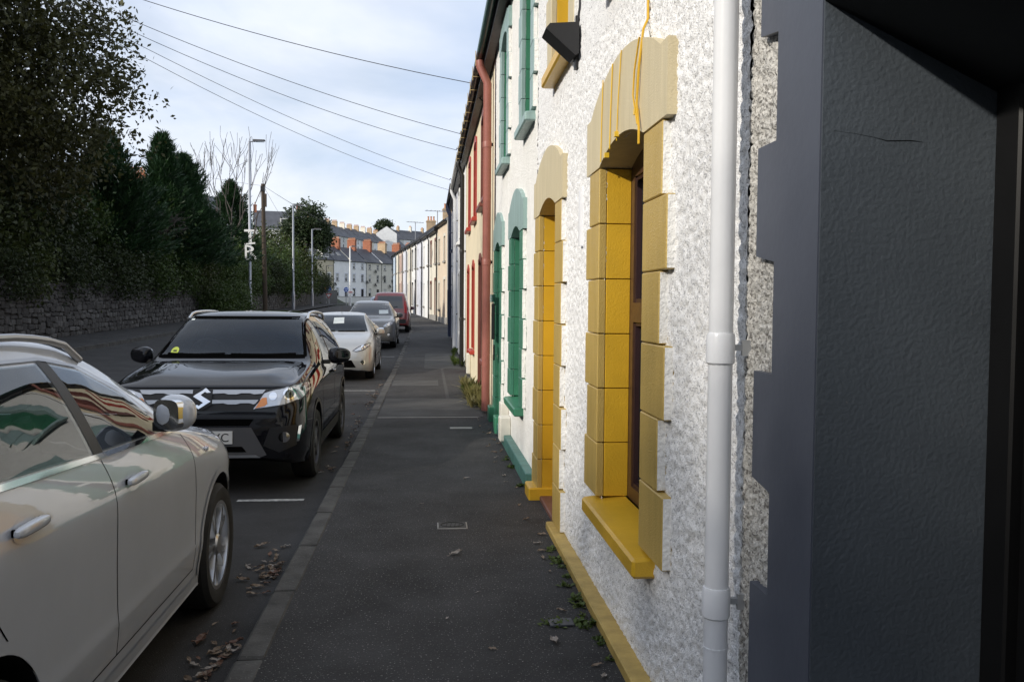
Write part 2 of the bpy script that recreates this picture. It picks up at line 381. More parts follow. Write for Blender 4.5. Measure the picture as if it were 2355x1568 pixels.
# resurfaced strips and joints across the pavement (thin sheets)
def sheet(name, x0, x1, y0, y1, dz, m, base=None, n=2, par=None):
    xs_ = np.linspace(x0, x1, n); ys_ = np.linspace(y0, y1, max(2, int((y1-y0)*2)+2))
    f = base or (lambda x, y: rise(y))
    return tag(obj(name, grid(xs_, ys_, lambda x, y: f(x, y)+dz, m, name, True), par), kind='structure')
sheet('pavement_patch', -.70, .78, 12.25, 14.6, .004, 'pave_patch'); sheet('pavement_patch', -.1, .80, 21.0, 26.5, .004, 'pave_patch'); sheet('pavement_patch', -.70, .2, 16.8, 18.0, .004, 'pave_patch')
sheet('pavement_joint', -.70, .72, 12.14, 12.21, .005, 'concrete'); sheet('pavement_joint', .30, .36, 14.6, 21.0, .004, 'pave_patch')
for (y0, x0, x1) in ((7.52, -1.62, -1.06), (16.9, -1.62, -1.02), (26.4, -1.9, -1.02)):
    sheet('bay_marking', x0, x1, y0, y0+.075, .004, 'line_white', road_z, 6)
# left-hand retaining wall of rubble stone
wallT = thing('stone_wall', 'dark rubble stone wall along the far footway under the shrubs', 'wall')
WX = -11.5
ysW = np.linspace(14, 112, 99)
V = []; F = []
for y in ysW:
    b = 0.; r = float(rise(y)); h = 1.98+.05*math.sin(y*1.7)+.04*math.sin(y*.63)
    V += [(WX+b-.0, y, r+.2), (WX+b-.0, y, r+h), (WX+b-.42, y, r+h+.02), (WX+b-.42, y, r+.2)]
for i in range(len(ysW)-1):
    for k in range(3): F.append((4*i+k, 4*i+4+k, 4*i+5+k, 4*i+1+k))
npm = npmesh('mortar', V, F, 'mortar'); obj('mortar_core', npm, wallT)
def rub(seed):
    r = random.Random(seed); b = MB().cbox(-.5, .5, -.5, .5, -.5, .5, .16)
    b.v = [(x+r.uniform(-.07, .07), y+r.uniform(-.06, .06), z+r.uniform(-.09, .09)) for x, y, z in b.v]; return b
RB = [rub(i) for i in range(9)]; RM = [[b.mesh('stone', m) for b in RB] for m in ('stone_a', 'stone_b', 'stone_c')]
stones = []
z = .33
while z < 1.96:
    h = random.uniform(.10, .17); y = 20.0
    while y < 84:
        l = random.uniform(.16, .46)
        stones.append((y+l/2, z+h/2+random.uniform(-.025, .025), l, h*random.uniform(.8, 1.25))); y += l+.012
    z += h+.012
stones.sort(key=lambda s_: s_[0])
near = [s_ for s_ in stones if s_[0] > 22.4][:300]; nearset = set(near); rest = [s_ for s_ in stones if s_ not in nearset]
for (y, z, l, h) in near:
    o = obj('stone', RM[random.choice((0, 0, 1, 1, 2))][random.randrange(9)], wallT, (WX+random.uniform(-.015, .02), y, z+float(rise(y))+random.uniform(-.015, .015)))
    o.scale = (.11, l, h); o.rotation_euler = (random.uniform(-.05, .05), 0, random.uniform(-.04, .04))
for mi, mn in enumerate(('stone_a', 'stone_b', 'stone_c')):
    b = MB()
    for q, (y, z, l, h) in enumerate(rest):
        if q % 3 != mi: continue
        s_ = RB[q % 9]; ox = WX+random.uniform(-.015, .02); oz = z+float(rise(y))
        b.add([(ox+a*.11, y+c*l, oz+d*h) for a, c, d in s_.v], s_.f)
    me = bpy.data.meshes.new('stones'); me.from_pydata(b.v, [], b.f); me.materials.append(MATS[mn]); tag(obj('stone_courses', me, wallT), kind='stuff')

# ================================================================ HOUSES
def holes_wall(b, u0, u1, z0, z1, holes, y=0.):
    us = sorted({u0, u1, *[h[0] for h in holes], *[h[1] for h in holes]}); zs = sorted({z0, z1, *[h[2] for h in holes], *[h[3] for h in holes]})
    us = [u for u in us if u0 <= u <= u1]; zs = [q for q in zs if z0 <= q <= z1]
    for a, c in zip(us, us[1:]):
        for d, e in zip(zs, zs[1:]):
            cu, cz = (a+c)/2, (d+e)/2
            if any(h[0] < cu < h[1] and h[2] < cz < h[3] for h in holes): continue
            b.add([(a, y, d), (c, y, d), (c, y, e), (a, y, e)], [(0, 1, 2, 3)])
def reveals(b, h, d, top=True):
    u0, u1, z0, z1 = h[:4]
    b.add([(u0, 0, z0), (u0, d, z0), (u0, d, z1), (u0, 0, z1)], [(0, 1, 2, 3)]); b.add([(u1, 0, z0), (u1, d, z0), (u1, d, z1), (u1, 0, z1)], [(0, 1, 2, 3)])
    b.add([(u0, 0, z1), (u1, 0, z1), (u1, d, z1), (u0, d, z1)], [(0, 1, 2, 3)]); b.add([(u0, 0, z0), (u1, 0, z0), (u1, d, z0), (u0, d, z0)], [(0, 1, 2, 3)])
POTM = {}
def chimney(par, u, y, zbase, ztop, m, wu=.75, wy=.95, pots=4, name='chimney'):
    c = MB().box(u-wu/2, u+wu/2, y-wy/2, y+wy/2, zbase, ztop-.16).build(name, m, par)
    k = MB().box(u-wu/2-.05, u+wu/2+.05, y-wy/2-.05, y+wy/2+.05, ztop-.16, ztop-.05)
    k.box(u-wu/2-.01, u+wu/2+.01, y-wy/2-.01, y+wy/2+.01, ztop-.05, ztop); k.build('cap', m, c)
    for i in range(pots):
        t = (i+.5)/pots-.5; px, py = (u, y+t*wy*.92) if wy > wu else (u+t*wu*.92, y)
        if 'p' not in POTM: POTM['p'] = MB().lathe([(.10, 0), (.11, .05), (.085, .08), (.075, .34), (.10, .36), (.10, .42), (.06, .42)], 8).mesh('chimney_pot', 'pot', True)
        obj('chimney_pot', POTM['p'], c, (px, py, ztop))
    return c
def gable_body(par, W_, D_, e, ridge, wm, rm, z0=-.6, over=.16, gables=True, front=True):
    """side, back and gable walls plus the two roof slopes; front wall is built with its openings elsewhere"""
    hy = D_/2
    b = MB(); b.add([(0, 0, z0), (0, D_, z0), (0, D_, e), (0, hy, ridge-.06), (0, 0, e)], [(0, 1, 2, 3, 4)])
    b.add([(W_, 0, z0), (W_, D_, z0), (W_, D_, e), (W_, hy, ridge-.06), (W_, 0, e)], [(4, 3, 2, 1, 0)])
    b.add([(0, D_, z0), (W_, D_, z0), (W_, D_, e), (0, D_, e)], [(0, 1, 2, 3)]); b.build('end_wall', wm, par)
    r = MB(); t = .07; sl = (ridge-e)/hy
    for s_ in (0, 1):
        ye = -over if s_ == 0 else D_+over; ze = e-over*sl+.05
        p = [(ye, ze), (hy, ridge+.05), (hy, ridge+.05+t), (ye, ze+t)]
        r.prism(p, 0, -.0, W_+.0)
    return r.build('roof', rm, par)
# ---- shared window / door pieces for the further houses
def far_window(par, u0, u1, z0, z1, frame, sill, surround=None, name='window', curtain=False):
    d = .14; fw_ = .06
    w_ = MB(); w_.box(u0, u1, d-.05, d, z1-fw_, z1); w_.box(u0, u1, d-.05, d, z0, z0+fw_); w_.box(u0, u0+fw_, d-.05, d, z0+fw_, z1-fw_); w_.box(u1-fw_, u1, d-.05, d, z0+fw_, z1-fw_)
    w_.box(u0+fw_, u1-fw_, d-.045, d-.005, (z0+z1)/2-.03, (z0+z1)/2+.03)
    o = w_.build(name, frame, par)
    MB().box(u0+fw_, u1-fw_, d-.02, d-.012, z0+fw_, (z0+z1)/2-.03).build('pane', 'window_dark', o)
    MB().box(u0+fw_, u1-fw_, d-.02, d-.012, (z0+z1)/2+.03, z1-fw_).build('pane', 'curtain' if curtain else 'window_dark', o)
    MB().box(u0-.08, u1+.08, -.09, d-.05, z0-.10, z0).build('sill', sill, o)
    if surround:
        s_ = MB(); q = .13
        s_.box(u0-q, u0, -.025, .0, z0, z1); s_.box(u1, u1+q, -.025, .0, z0, z1); s_.box(u0-q, u1+q, -.025, .0, z1, z1+.16); s_.build('surround', surround, o)
    return o
def far_door(par, u0, u1, z1, dm, surround=None):
    o = MB().box(u0, u1, .10, .15, .02, z1-.35).build('door', dm, par)
    MB().box(u0, u1, .11, .13, z1-.35, z1).build('fanlight', 'window_dark', o)
    b = MB()
    for a, c in ((.12, .9), (1.05, min(1.75, z1-.5))):
        b.box(u0+.12, (u0+u1)/2-.04, .085, .10, a, c); b.box((u0+u1)/2+.04, u1-.12, .085, .10, a, c)
    b.build('panel', dm, o); MB().box(u1-.14, u1-.10, .05, .1, .98, 1.1).build('handle', 'chrome', o)
    if surround:
        s_ = MB(); q = .13; s_.box(u0-q, u0, -.025, .0, 0, z1); s_.box(u1, u1+q, -.025, .0, 0, z1); s_.box(u0-q, u1+q, -.025, 0, z1, z1+.16); s_.build('surround', surround, o)
    return o
def simple_house(name, label, loc, rz, W_, e, wm, win, doors, D_=7., ridge=None, rm='slate_far', frame='white_paint', sill='concrete', surround=None, dm='black_paint', group=None, chim=None, gut='iron', pipe=None, curtain=False, plinth=None):
    h = thing(name, label, 'house', loc, rz, group); ridge = ridge or e+2.5
    hl = [(a, b, c, d) for a, b, c, d in win]+[(a, b, -.05, c) for a, b, c in doors]
    w_ = MB(); holes_wall(w_, 0, W_, -.6, e, hl)
    for q in hl: reveals(w_, q, .14)
    w_.build('wall', wm, h)
    rf = gable_body(h, W_, D_, e, ridge, wm, rm)
    for a, b, c, d in win: far_window(h, a, b, c, d, frame, sill, surround, curtain=curtain and random.random() < .5)
    for a, b, c in doors: far_door(h, a, b, c, dm, surround)
    g = MB(); sl = (ridge-e)/(D_/2); g.tube([(0, -.20, e-.06), (W_, -.20, e-.06)], .055, 6); g.box(.001, W_-.001, -.14, -.0, e-.12, e-.02); g.build('gutter', gut, h)
    if pipe is not None: MB().tube([(pipe, -.2, e-.1), (pipe, -.08, e-.4), (pipe, -.08, .02)], .04, 6).build('downpipe', gut, h)
    if plinth: MB().box(0, W_, -.04, -.001, -.3, .3).build('plinth', plinth, h)
    if chim:
        for (u, ztop, m, wy, pots) in chim: chimney(h, u, D_/2, ridge-.5, ztop, m, .55, wy, pots)
    return h

# ================================================================ THE NEAR TERRACE (front walls on the plane X = .93)
FX = .93
def near_house(name, label, ya, yb, e=5.2, wm='dash_smooth', **k):
    h = thing(name, label, 'house', (FX, yb, 0), -PI/2); h['_yb'] = yb; return h
def pebble(Ug, Zg, cell, amp, seed):
    r = np.random.default_rng(seed); n = 512
    px, pz, ph = r.random((n, n)), r.random((n, n)), r.random((n, n))
    iu = np.floor(Ug/cell).astype(int); iz = np.floor(Zg/cell).astype(int); best = np.zeros_like(Ug)
    for a in (-1, 0, 1):
        for b in (-1, 0, 1):
            ku, kz = (iu+a) % n, (iz+b) % n
            d2 = ((iu+a+px[ku, kz])*cell-Ug)**2+((iz+b+pz[ku, kz])*cell-Zg)**2
            rad = cell*(.45+.4*ph[ku, kz]); best = np.maximum(best, np.sqrt(np.clip(1-d2/rad**2, 0, 1))*(.45+.55*ph[ku, kz]))
    return best*amp
def dash_wall(par, u0, u1, z0, z1, holes, res, cell, amp, m, seed, name='wall', y=0.):
    us = np.unique(np.concatenate([np.arange(u0, u1, res), [u1], *[[h[0], h[1]] for h in holes]])); zs = np.unique(np.concatenate([np.arange(z0, z1, res), [z1], *[[h[2], h[3]] for h in holes]]))
    us = us[(us >= u0) & (us <= u1)]; zs = zs[(zs >= z0) & (zs <= z1)]
    U, Z = np.meshgrid(us, zs); D = pebble(U, Z, cell, amp, seed)+.004*np.sin(U*2.1+1)*np.sin(Z*1.7)
    V = np.stack([U, y-D, Z], -1).reshape(-1, 3); nx = len(us)
    cu = (us[:-1]+us[1:])/2; cz = (zs[:-1]+zs[1:])/2; CU, CZ = np.meshgrid(cu, cz); keep = np.ones(CU.shape, bool)
    for h in holes: keep &= ~((CU > h[0]) & (CU < h[1]) & (CZ > h[2]) & (CZ < h[3]))
    i = (np.arange(nx-1)[None, :]+nx*np.arange(len(zs)-1)[:, None])[keep]
    return obj(name, npmesh(name, V, np.stack([i, i+1, i+nx+1, i+nx], 1), m, True), par)
def side_paint(me, m2, sgn):
    me.materials.append(MATS[m2])
    for p in me.polygons:
        if p.normal.x*sgn > .8: p.material_index = 1
    return me
def arch_outline(uc, a, o, zs, sh, apex, rise_, n=14):
    notch = .11; P = [(uc-o, zs), (uc-o, zs+sh), (uc-o+notch, zs+sh)]
    R_ = o-notch
    for i in range(1, n):
        t = -1+2*i/n; P.append((uc+t*R_, zs+sh+(apex-sh)*math.cos(t*PI/2)**.8))
    P += [(uc+o-notch, zs+sh), (uc+o, zs+sh), (uc+o, zs)]
    for i in range(0, n+1):
        t = 1-2*i/n; P.append((uc+t*a, zs+rise_*(1-t*t)))
    return P
def quoined(par, kind, uc, a, zs, zb, mf, mj, courses, nar=.30, wid=.39, rev=.13, white='dash_smooth', frame='brown_frame', sh=.29, apex=.46, arch_h=.08, first_wide=False, transom=None, door_m='brown_frame', sill_m=None, prot=.042, arch_m=None):
    """window or door whose painted stone dressings are single quoin blocks, jamb blocks, an arch stone and a sill"""
    d0 = rev
    if kind == 'window':
        b = MB(); f = .07; t = transom or (zs+zb)/2
        b.box(uc-a, uc-a+f, rev, rev+.06, zb, zs+arch_h); b.box(uc+a-f, uc+a, rev, rev+.06, zb, zs+arch_h)
        b.box(uc-a+f, uc+a-f, rev, rev+.06, zb, zb+f); b.box(uc-a+f, uc+a-f, rev, rev+.06, zs-.05, zs+arch_h); b.box(uc-a+f, uc+a-f, rev-.004, rev+.06, t-.05, t+.05)
        root = b.build('window', frame, par)
        for za, zc in ((zb+f, t-.05), (t+.05, zs-.05)):
            MB().box(uc-a+f, uc+a-f, rev+.035, rev+.04, za, zc).build('pane', 'window_dark', root)
            q = MB(); q.box(uc-a+f, uc-a+f+.02, rev+.01, rev+.034, za, zc); q.box(uc+a-f-.02, uc+a-f, rev+.01, rev+.034, za, zc); q.box(uc-a+f+.02, uc+a-f-.02, rev+.01, rev+.034, za, za+.02); q.box(uc-a+f+.02, uc+a-f-.02, rev+.01, rev+.034, zc-.02, zc); q.build('bead', 'brown_bead', root)
        s_ = MB().cbox(uc-a-.10, uc+a+.14, -.10, rev, zb-.10, zb, .012); s_.v = [(x, y, z-.018*(y < 0)*(z > zb-.05)) for x, y, z in s_.v]
        s_.build('sill', sill_m or mj, root)
    else:
        root = MB().box(uc-a, uc+a, rev, rev+.05, .04, zs-.3).build('door', door_m, par)
        b = MB()
        for za, zc in ((.18, .85), (1.0, 1.75)):
            b.cbox(uc-a+.12, uc-.05, rev-.015, rev, za, zc, .008); b.cbox(uc+.05, uc+a-.12, rev-.015, rev, za, zc, .008)
        b.build('panel', door_m, root); MB().box(uc-a, uc+a, rev+.01, rev+.03, zs-.3, zs+arch_h).build('fanlight', 'window_dark', root)
        MB().cbox(uc-a, uc+a, -.02, rev, -.05, .035, .008).build('doorstep', 'terracotta_tile', root)
    zc_ = [zb+(zs-zb)*i/courses for i in range(courses, -1, -1)]
    g = .0022
    for i in range(courses):
        hi, lo = zc_[i]-g, zc_[i+1]+g; dz = random.uniform(-.012, .012) if 0 < i else 0
        for s_ in (-1, 1):
            wide = (i % 2 == 1) != first_wide; o = a+(wid if wide else nar)+random.uniform(-.012, .012)
            lo2 = lo+random.uniform(-.008, .008)*0
            u_in, u_out = uc+s_*a, uc+s_*o
            q = MB().cbox(min(u_in, u_out), max(u_in, u_out), -prot, .0, lo2, hi, .0045); me = q.mesh('quoin_block', mf)
            obj('quoin_block', side_paint(me, white, s_), root)
            MB().cbox(min(u_in, u_in+s_*.05), max(u_in, u_in+s_*.05), .001, rev, lo2, hi, .0025).build('jamb_block', mj, root)
    MB().prism(arch_outline(uc, a, a+wid, zs+.004, sh, apex, arch_h), 1, -prot-.002, rev-.001).build('arch_stone', arch_m or mf, root)
    return root
def downpipe(par, u, ztop, m, r=.043, y=-.09, zbot=.03, collars=(1.5, .62), clip='iron', offset=True):
    p = [(u, -.2, ztop), (u, -.2, ztop-.08), (u, y, ztop-.32), (u, y, zbot)] if offset else [(u, y, ztop), (u, y, zbot)]
    o = MB().tube(p, r, 14).build('downpipe', m, par, 35)
    for z in collars:
        MB().lathe([(r+.001, z-.045), (r+.006, z-.04), (r+.006, z+.035), (r+.003, z+.045)], 14, (u, y, 0)).build('collar', m, o, 35)
        c = MB().box(u-.006, u+.010, y+r, .0, z-.005, z+.012); c.box(u+.004, u+.016, -.03, .0, z-.02, z+.025)
        for t in range(8):
            a1 = PI*t/8; a2 = PI*(t+1)/8
        c.build('clip', clip, o)
    return o
def gutter(par, W_, e, m, brackets=None, u0=0.):
    b = MB(); n = 8; P = []
    for i in range(n+1):
        a = PI+PI*i/n; P.append((-.20+.058*math.cos(a), e-.02+.058*math.sin(a)))
    for i in range(n, -1, -1):
        a = PI+PI*i/n; P.append((-.20+.052*math.cos(a), e-.02+.052*math.sin(a)))
    b.prism(P, 0, u0, W_); o = b.build('gutter', m, par, 35)
    MB().box(u0+.001, W_-.001, -.14, -.02, e-.16, e+.0).build('soffit', 'iron', par)
    if brackets:
        for u in brackets: MB().box(u-.012, u+.012, -.27, -.15, e-.095, e-.085).box(u-.01, u+.01, -.265, -.255, e-.15, e+.06).build('gutter_bracket', 'brass', o)
    return o
U = lambda h, Y: h['_yb']-Y

# ---- grey house with the recessed black door
hg = near_house('grey_house', 'nearest house, dark blue-grey painted quoins and black recessed doorway beside white downpipe', -4, 2.46)
b = MB(); holes_wall(b, .36, 6.46, 0, 5.2, [(.51, 1.76, 0, 2.6)]); b.build('wall', 'rough_cast', hg)
dash_wall(hg, 0, .40, 0, 5.2, [], .008, .016, .013, 'rough_cast', 5, 'roughcast_strip', .0)
T = [(2.33, 3.6, 2.31), (2.21, 2.31, 2.03), (2.335, 2.03, 1.715), (2.21, 1.715, 1.42), (2.335, 1.42, 1.105), (2.21, 1.105, .83), (2.335, .83, .52), (2.21, .52, .25), (2.335, .25, 0)]
ed = [(U(hg, 1.954), 3.6)]
for y, z1_, z0_ in T: ed += [(U(hg, y), z1_), (U(hg, y), z0_+.02 if y > 2.3 else z0_)]
ed += [(U(hg, 1.954), 0)]
MB().prism(ed, 1, -.03, .06).build('quoin_strip', 'grey_paint', hg)
MB().box(U(hg, 1.95), U(hg, 1.95)+.05-.1, -.026, .42, 0.001, 2.6).build('reveal', 'grey_reveal', hg)
MB().tube([(U(hg, 1.949), y_, z_) for y_, z_ in ((.0, 2.005), (.05, 2.0), (.10, 1.992), (.13, 1.985), (.19, 1.987), (.22, 1.984))], [.0002, .0003, .0004, .0009, .0009, .0002], 4).build('crack', 'iron', hg)
MB().prism([(-.028, 2.30), (.42, 2.095), (.42, 2.75), (-.028, 2.75)], 0, U(hg, 1.949), U(hg, .68)).build('soffit', 'black_paint', hg)  # solid black wedge shaped as the lintel's shadow on the reveal
fr = MB().cbox(U(hg, 1.949), U(hg, 1.86), .395, .50, 0, 2.15, .006); fr.cbox(U(hg, 1.86), U(hg, 1.80), .42, .50, 0, 2.15, .01)
dr = fr.build('door', 'black_paint', hg)
MB().box(U(hg, 1.80), U(hg, .70), .44, .49, .02, 2.13).build('door_leaf', 'black_paint', dr)
q = MB()
for za, zc in ((.2, .9), (1.05, 1.95)): q.cbox(U(hg, 1.68), U(hg, 1.30), .425, .44, za, zc, .008); q.cbox(U(hg, 1.2), U(hg, .82), .425, .44, za, zc, .008)
q.build('panel', 'black_paint', dr); MB().box(U(hg, .70), U(hg, .64), .0, .5, 0, 2.7).build('reveal', 'grey_reveal', hg)
MB().cbox(U(hg, 1.93), U(hg, .72), .0, .4, -.02, .05, .01).build('doorstep', 'concrete', hg)
gable_body(hg, 6.46, 7, 5.2, 8.1, 'rough_cast', 'slate'); gutter(hg, 6.46, 5.2, 'iron')
chimney(hg, .4, 3.5, 7.4, 9.1, 'brick_red')

# ---- yellow house
hy = near_house('yellow_trimmed_house', 'white pebbledashed house with mustard yellow quoins, window and arched doorway', 2.46, 7.45)
HW = 7.45-2.46
wy = (U(hy, 4.05), .47); dyy = (U(hy, 6.57), .44); wup = [(U(hy, 6.02), .39), (U(hy, 4.05), .39)]
holes = [(wy[0]-wy[1], wy[0]+wy[1], .50, 2.39), (dyy[0]-dyy[1], dyy[0]+dyy[1], 0, 2.39)]
hup = [(c-a, c+a, 3.22, 4.83) for c, a in wup]
dash_wall(hy, .0, HW, .0, 3.05, holes, .0115, .021, .013, 'dash_white', 3)
dash_wall(hy, .0, HW, 3.05, 5.2, hup, .02, .024, .0085, 'dash_white', 3, 'upper_wall')
wo = quoined(hy, 'window', wy[0], wy[1], 2.31, .58, 'yellow_front_lit', 'yellow', 6, .28, .36, .13, transom=1.56, arch_m='yellow_sunlit')
quoined(hy, 'door', dyy[0], dyy[1], 2.31, .05, 'yellow_front_lit', 'yellow', 8, .28, .35, .36, door_m='yellow', arch_m='yellow_sunlit')
for c, a in wup: quoined(hy, 'window', c, a, 4.76, 3.3, 'yellow_sunlit', 'yellow', 5, .22, .30, .13, frame='white_paint', sh=.24, apex=.36, arch_h=.07)
MB().cbox(dyy[0]+dyy[1]+.02, HW, -.09, .0, -.06, .05, .008).build('plinth', 'yellow_dirty', hy)
MB().cbox(0, dyy[0]-dyy[1]-.01, -.09, .0, -.06, .06, .008).build('plinth', 'yellow_dirty', hy)
MB().cbox(dyy[0]-dyy[1]-.28, dyy[0]-dyy[1]+.02, -.11, .12, -.05, .10, .01).build('plinth_block', 'yellow', hy)
dp = downpipe(hy, HW+.02, 5.1, 'white_pvc', .035, -.09, .02, (1.475, .735), 'galv')
MB().lathe([(.0355, .60), (.0365, .60), (.0365, .605), (.0355, .605)], 12, (HW+.02, -.09, 0)).build('pipe_joint', 'white_pvc', dp)
# cables and paint-covered wire running down over the arch
def cab(Ys, m='yellow_bright', r=.006, par=wo, nm='cable'): MB().tube([(U(hy, y), yy, z) for y, yy, z in Ys], r, 6).build(nm, m, par, 50)
cab([(3.66, -.012, 3.1), (3.64, -.016, 2.80), (3.62, -.04, 2.75), (3.63, -.054, 2.6), (3.66, -.055, 2.45), (3.61, -.056, 2.34), (3.60, -.058, 2.27)], 'yellow', r=.0055)
cab([(3.63, -.054, 2.72), (3.70, -.057, 2.6), (3.72, -.057, 2.5), (3.64, -.056, 2.36)], 'yellow', r=.004)
cab([(4.42, -.049, 2.74), (4.44, -.050, 2.5), (4.45, -.050, 2.33)], r=.0028); cab([(4.19, -.049, 2.76), (4.22, -.050, 2.5), (4.23, -.050, 2.36)], r=.0032); cab([(4.00, -.049, 2.77), (4.05, -.050, 2.55), (4.07, -.051, 2.37)], r=.0028)
cab([(3.71, -.012, 3.3), (3.68, -.014, 3.05), (3.67, -.016, 2.78)], 'white_pvc', .006)
for y, z in ((4.07, 2.40), (3.68, 2.42), (4.3, 2.34)): MB().box(U(hy, y)-.012, U(hy, y)+.012, -.062, -.04, z-.012, z+.012).build('cable_clip', 'yellow_bright', wo)
# black wedge-shaped floodlight under the upstairs window
k = thing('floodlight', 'black wedge-shaped metal lamp fixed to white wall beneath upstairs yellow window', 'light', (FX, 5.42, 3.22), -PI/2)
MB().prism([(-.20, .085), (-.02, .10), (-.02, -.09), (-.045, -.10), (-.225, .055)], 0, -.10, .10).build('hood', 'plastic_black', k)
MB().box(-.03, .03, -.03, .01, -.16, .16).build('bracket', 'iron', k); MB().box(-.08, .08, -.18, -.07, -.03, -.02).build('lens', 'lamp_clear', k).rotation_euler = (-.6, 0, 0)
MB().tube([(.03, -.02, .12), (.06, -.012, .2), (.07, -.012, .32)], .007, 6).build('cable', 'wire', k)
b = MB().box(U(hy, 5.2)-.02, U(hy, 5.2)+.02, -.03, 0, 1.95, 2.28); b.build('cable_trunking', 'white_pvc', hy)
gable_body(hy, HW, 7, 5.2, 8.1, 'dash_smooth', 'slate'); gutter(hy, HW, 5.2, 'iron'); chimney(hy, HW-.4, 3.5, 7.4, 9.1, 'brick_red')

# ---- green house
hgn = near_house('green_trimmed_house', 'white rendered house with glossy green arched window and door dressings', 7.45, 12.45)
GW = 5.0
gw = (U(hgn, 8.98), .44); gd = (U(hgn, 11.32), .38); gup = [(U(hgn, 8.12), .36), (U(hgn, 10.53), .36)]
gh = [(gw[0]-gw[1], gw[0]+gw[1], .52, 2.39), (gd[0]-gd[1], gd[0]+gd[1], 0, 2.39)]; guh = [(c-a, c+a, 3.22, 4.83) for c, a in gup]
dash_wall(hgn, 0, GW, 0, 5.2, gh+guh, .024, .03, .006, 'dash_smooth', 9)
quoined(hgn, 'window', gw[0], gw[1], 2.31, .60, 'green_stone', 'green', 6, .26, .33, .16, frame='white_paint', sill_m='green', arch_m='green_sky_sheen')
gdo = quoined(hgn, 'door', gd[0], gd[1], 2.31, .05, 'green_stone', 'green', 8, .26, .33, .30, door_m='green', arch_m='green_sky_sheen')
for c, a in gup: quoined(hgn, 'window', c, a, 4.72, 3.3, 'green_sky_sheen', 'green', 5, .22, .29, .14, frame='white_paint', sh=.22, apex=.34, arch_h=.10, sill_m='green_sky_sheen')
MB().cbox(gd[0]+gd[1]+.3, GW, -.085, 0, -.06, .13, .008).build('plinth', 'green_plinth', hgn)
MB().cbox(gd[0]+gd[1]+.01, gd[0]+gd[1]+.30, -.11, .0, -.06, .2, .01).build('plinth_block', 'green', hgn); MB().cbox(gd[0]-gd[1]-.32, gd[0]-gd[1]-.01, -.11, .0, -.06, .2, .01).build('plinth_block', 'green', hgn)
jx = U(hgn, 11.68)
MB().box(jx+.02, jx+.07, -.11, -.043, 1.62, 1.72).build('entry_light', 'chrome', gdo)
MB().cbox(jx+.015, jx+.055, -.088, -.043, 1.12, 1.60, .006).build('pull_handle', 'plastic_black', gdo); MB().cbox(jx+.02, jx+.06, -.065, -.043, .84, 1.05, .005).build('letter_plate', 'plastic_black', gdo)
MB().cbox(U(hgn, 10.15), U(hgn, 9.92), -.10, -.0, .20, .46, .012).build('meter_box', 'meter_box', hgn); MB().cbox(U(hgn, 9.88), U(hgn, 9.66), -.13, -.0, .05, .33, .015).build('meter_box', 'meter_box', hgn)
MB().tube([(U(hgn, 9.77), -.05, .05), (U(hgn, 9.77), -.05, -.04)], .018, 8).build('supply_pipe', 'white_pvc', hgn)
MB().tube([(.28, -.012, 5.1), (.3, -.012, 3), (.27, -.012, .2)], .009, 6).build('cable', 'brown_bead', hgn)
gable_body(hgn, GW, 7, 5.2, 8.1, 'dash_smooth', 'slate'); gutter(hgn, GW, 5.2, 'gutter_green', u0=.0); chimney(hgn, GW-.4, 3.5, 7.4, 9.1, 'brick_red')

# ---- two cream houses
def cream(name, label, ya, yb, m, ups, downs, doors, gm, brk, prot=.02, wm='cream'):
    h = near_house(name, label, ya, yb); W_ = yb-ya; r = float(rise((ya+yb)/2))
    hs = []
    for Ya, Yb, z0, zs in ups+downs: hs.append((U(h, Yb), U(h, Ya), z0, zs+.07))
    for Ya, Yb, zs in doors: hs.append((U(h, Yb), U(h, Ya), -.02, zs+.07))
    b = MB(); holes_wall(b, 0, W_, -.3, 5.2+r, hs); b.build('wall', wm, h)
    for Ya, Yb, z0, zs in ups+downs: quoined(h, 'window', (U(h, Ya)+U(h, Yb))/2, (Yb-Ya)/2, zs, z0, m, m, 1, .10, .10, .16, white=m, frame='white_paint', sh=.10, apex=.2, arch_h=.07, prot=prot)
    for Ya, Yb, zs in doors: quoined(h, 'door', (U(h, Ya)+U(h, Yb))/2, (Yb-Ya)/2, zs, .02, m, m, 1, .10, .10, .22, white=m, sh=.10, apex=.2, arch_h=.07, door_m=m, prot=prot)
    gable_body(h, W_, 7, 5.2+r, 8.1+r, wm, 'slate'); gutter(h, W_, 5.2+r, gm, brk); chimney(h, W_-.4, 3.5, 7.4, 9.2+r, 'brick_red')
    return h
hm = cream('cream_house', 'cream rendered house with maroon window surrounds, between terracotta downpipe and red-trimmed neighbour', 12.45, 16.7, 'maroon',
           [(14.6, 15.4, 3.3, 4.72), (13.25, 13.9, 3.3, 4.72)], [(13.35, 14.1, .72, 2.3)], [(15.3, 16.0, 2.3)], 'gutter_brown', [.5, 1.35, 2.2, 3.05, 3.9])
downpipe(hm, U(hm, 12.72), 5.1, 'maroon_pipe', .06, -.09, .03, (2.2, 3.9), 'iron')
hr = cream('cream_house', 'cream rendered house with bright red window and door surrounds beside black downpipe', 16.7, 21.9, 'red',
           [(17.1, 17.9, 3.3, 4.72), (19.5, 20.3, 3.3, 4.72)], [(17.7, 18.45, .66, 2.3)], [(19.95, 20.7, 2.3)], 'iron', [.5, 1.4, 2.3, 3.2, 4.1, 4.9])
downpipe(hr, .0, 5.1, 'iron', .055, -.10, .03, (1.2, 2.9), 'iron'); MB().cbox(U(hr, 19.35), U(hr, 19.1), -.09, 0, .05, .5, .015).build('meter_box', 'meter_box', hr)
hw2 = cream('white_house', 'white rendered house between the black and the white downpipes', 21.9, 28.3, 'w_white',
            [(23.2, 24.0, 3.4, 4.85), (26.2, 27.0, 3.4, 4.85)], [(23.2, 24.0, .8, 2.4)], [(26.3, 27.1, 2.4)], 'w_grey', None, wm='w_white')
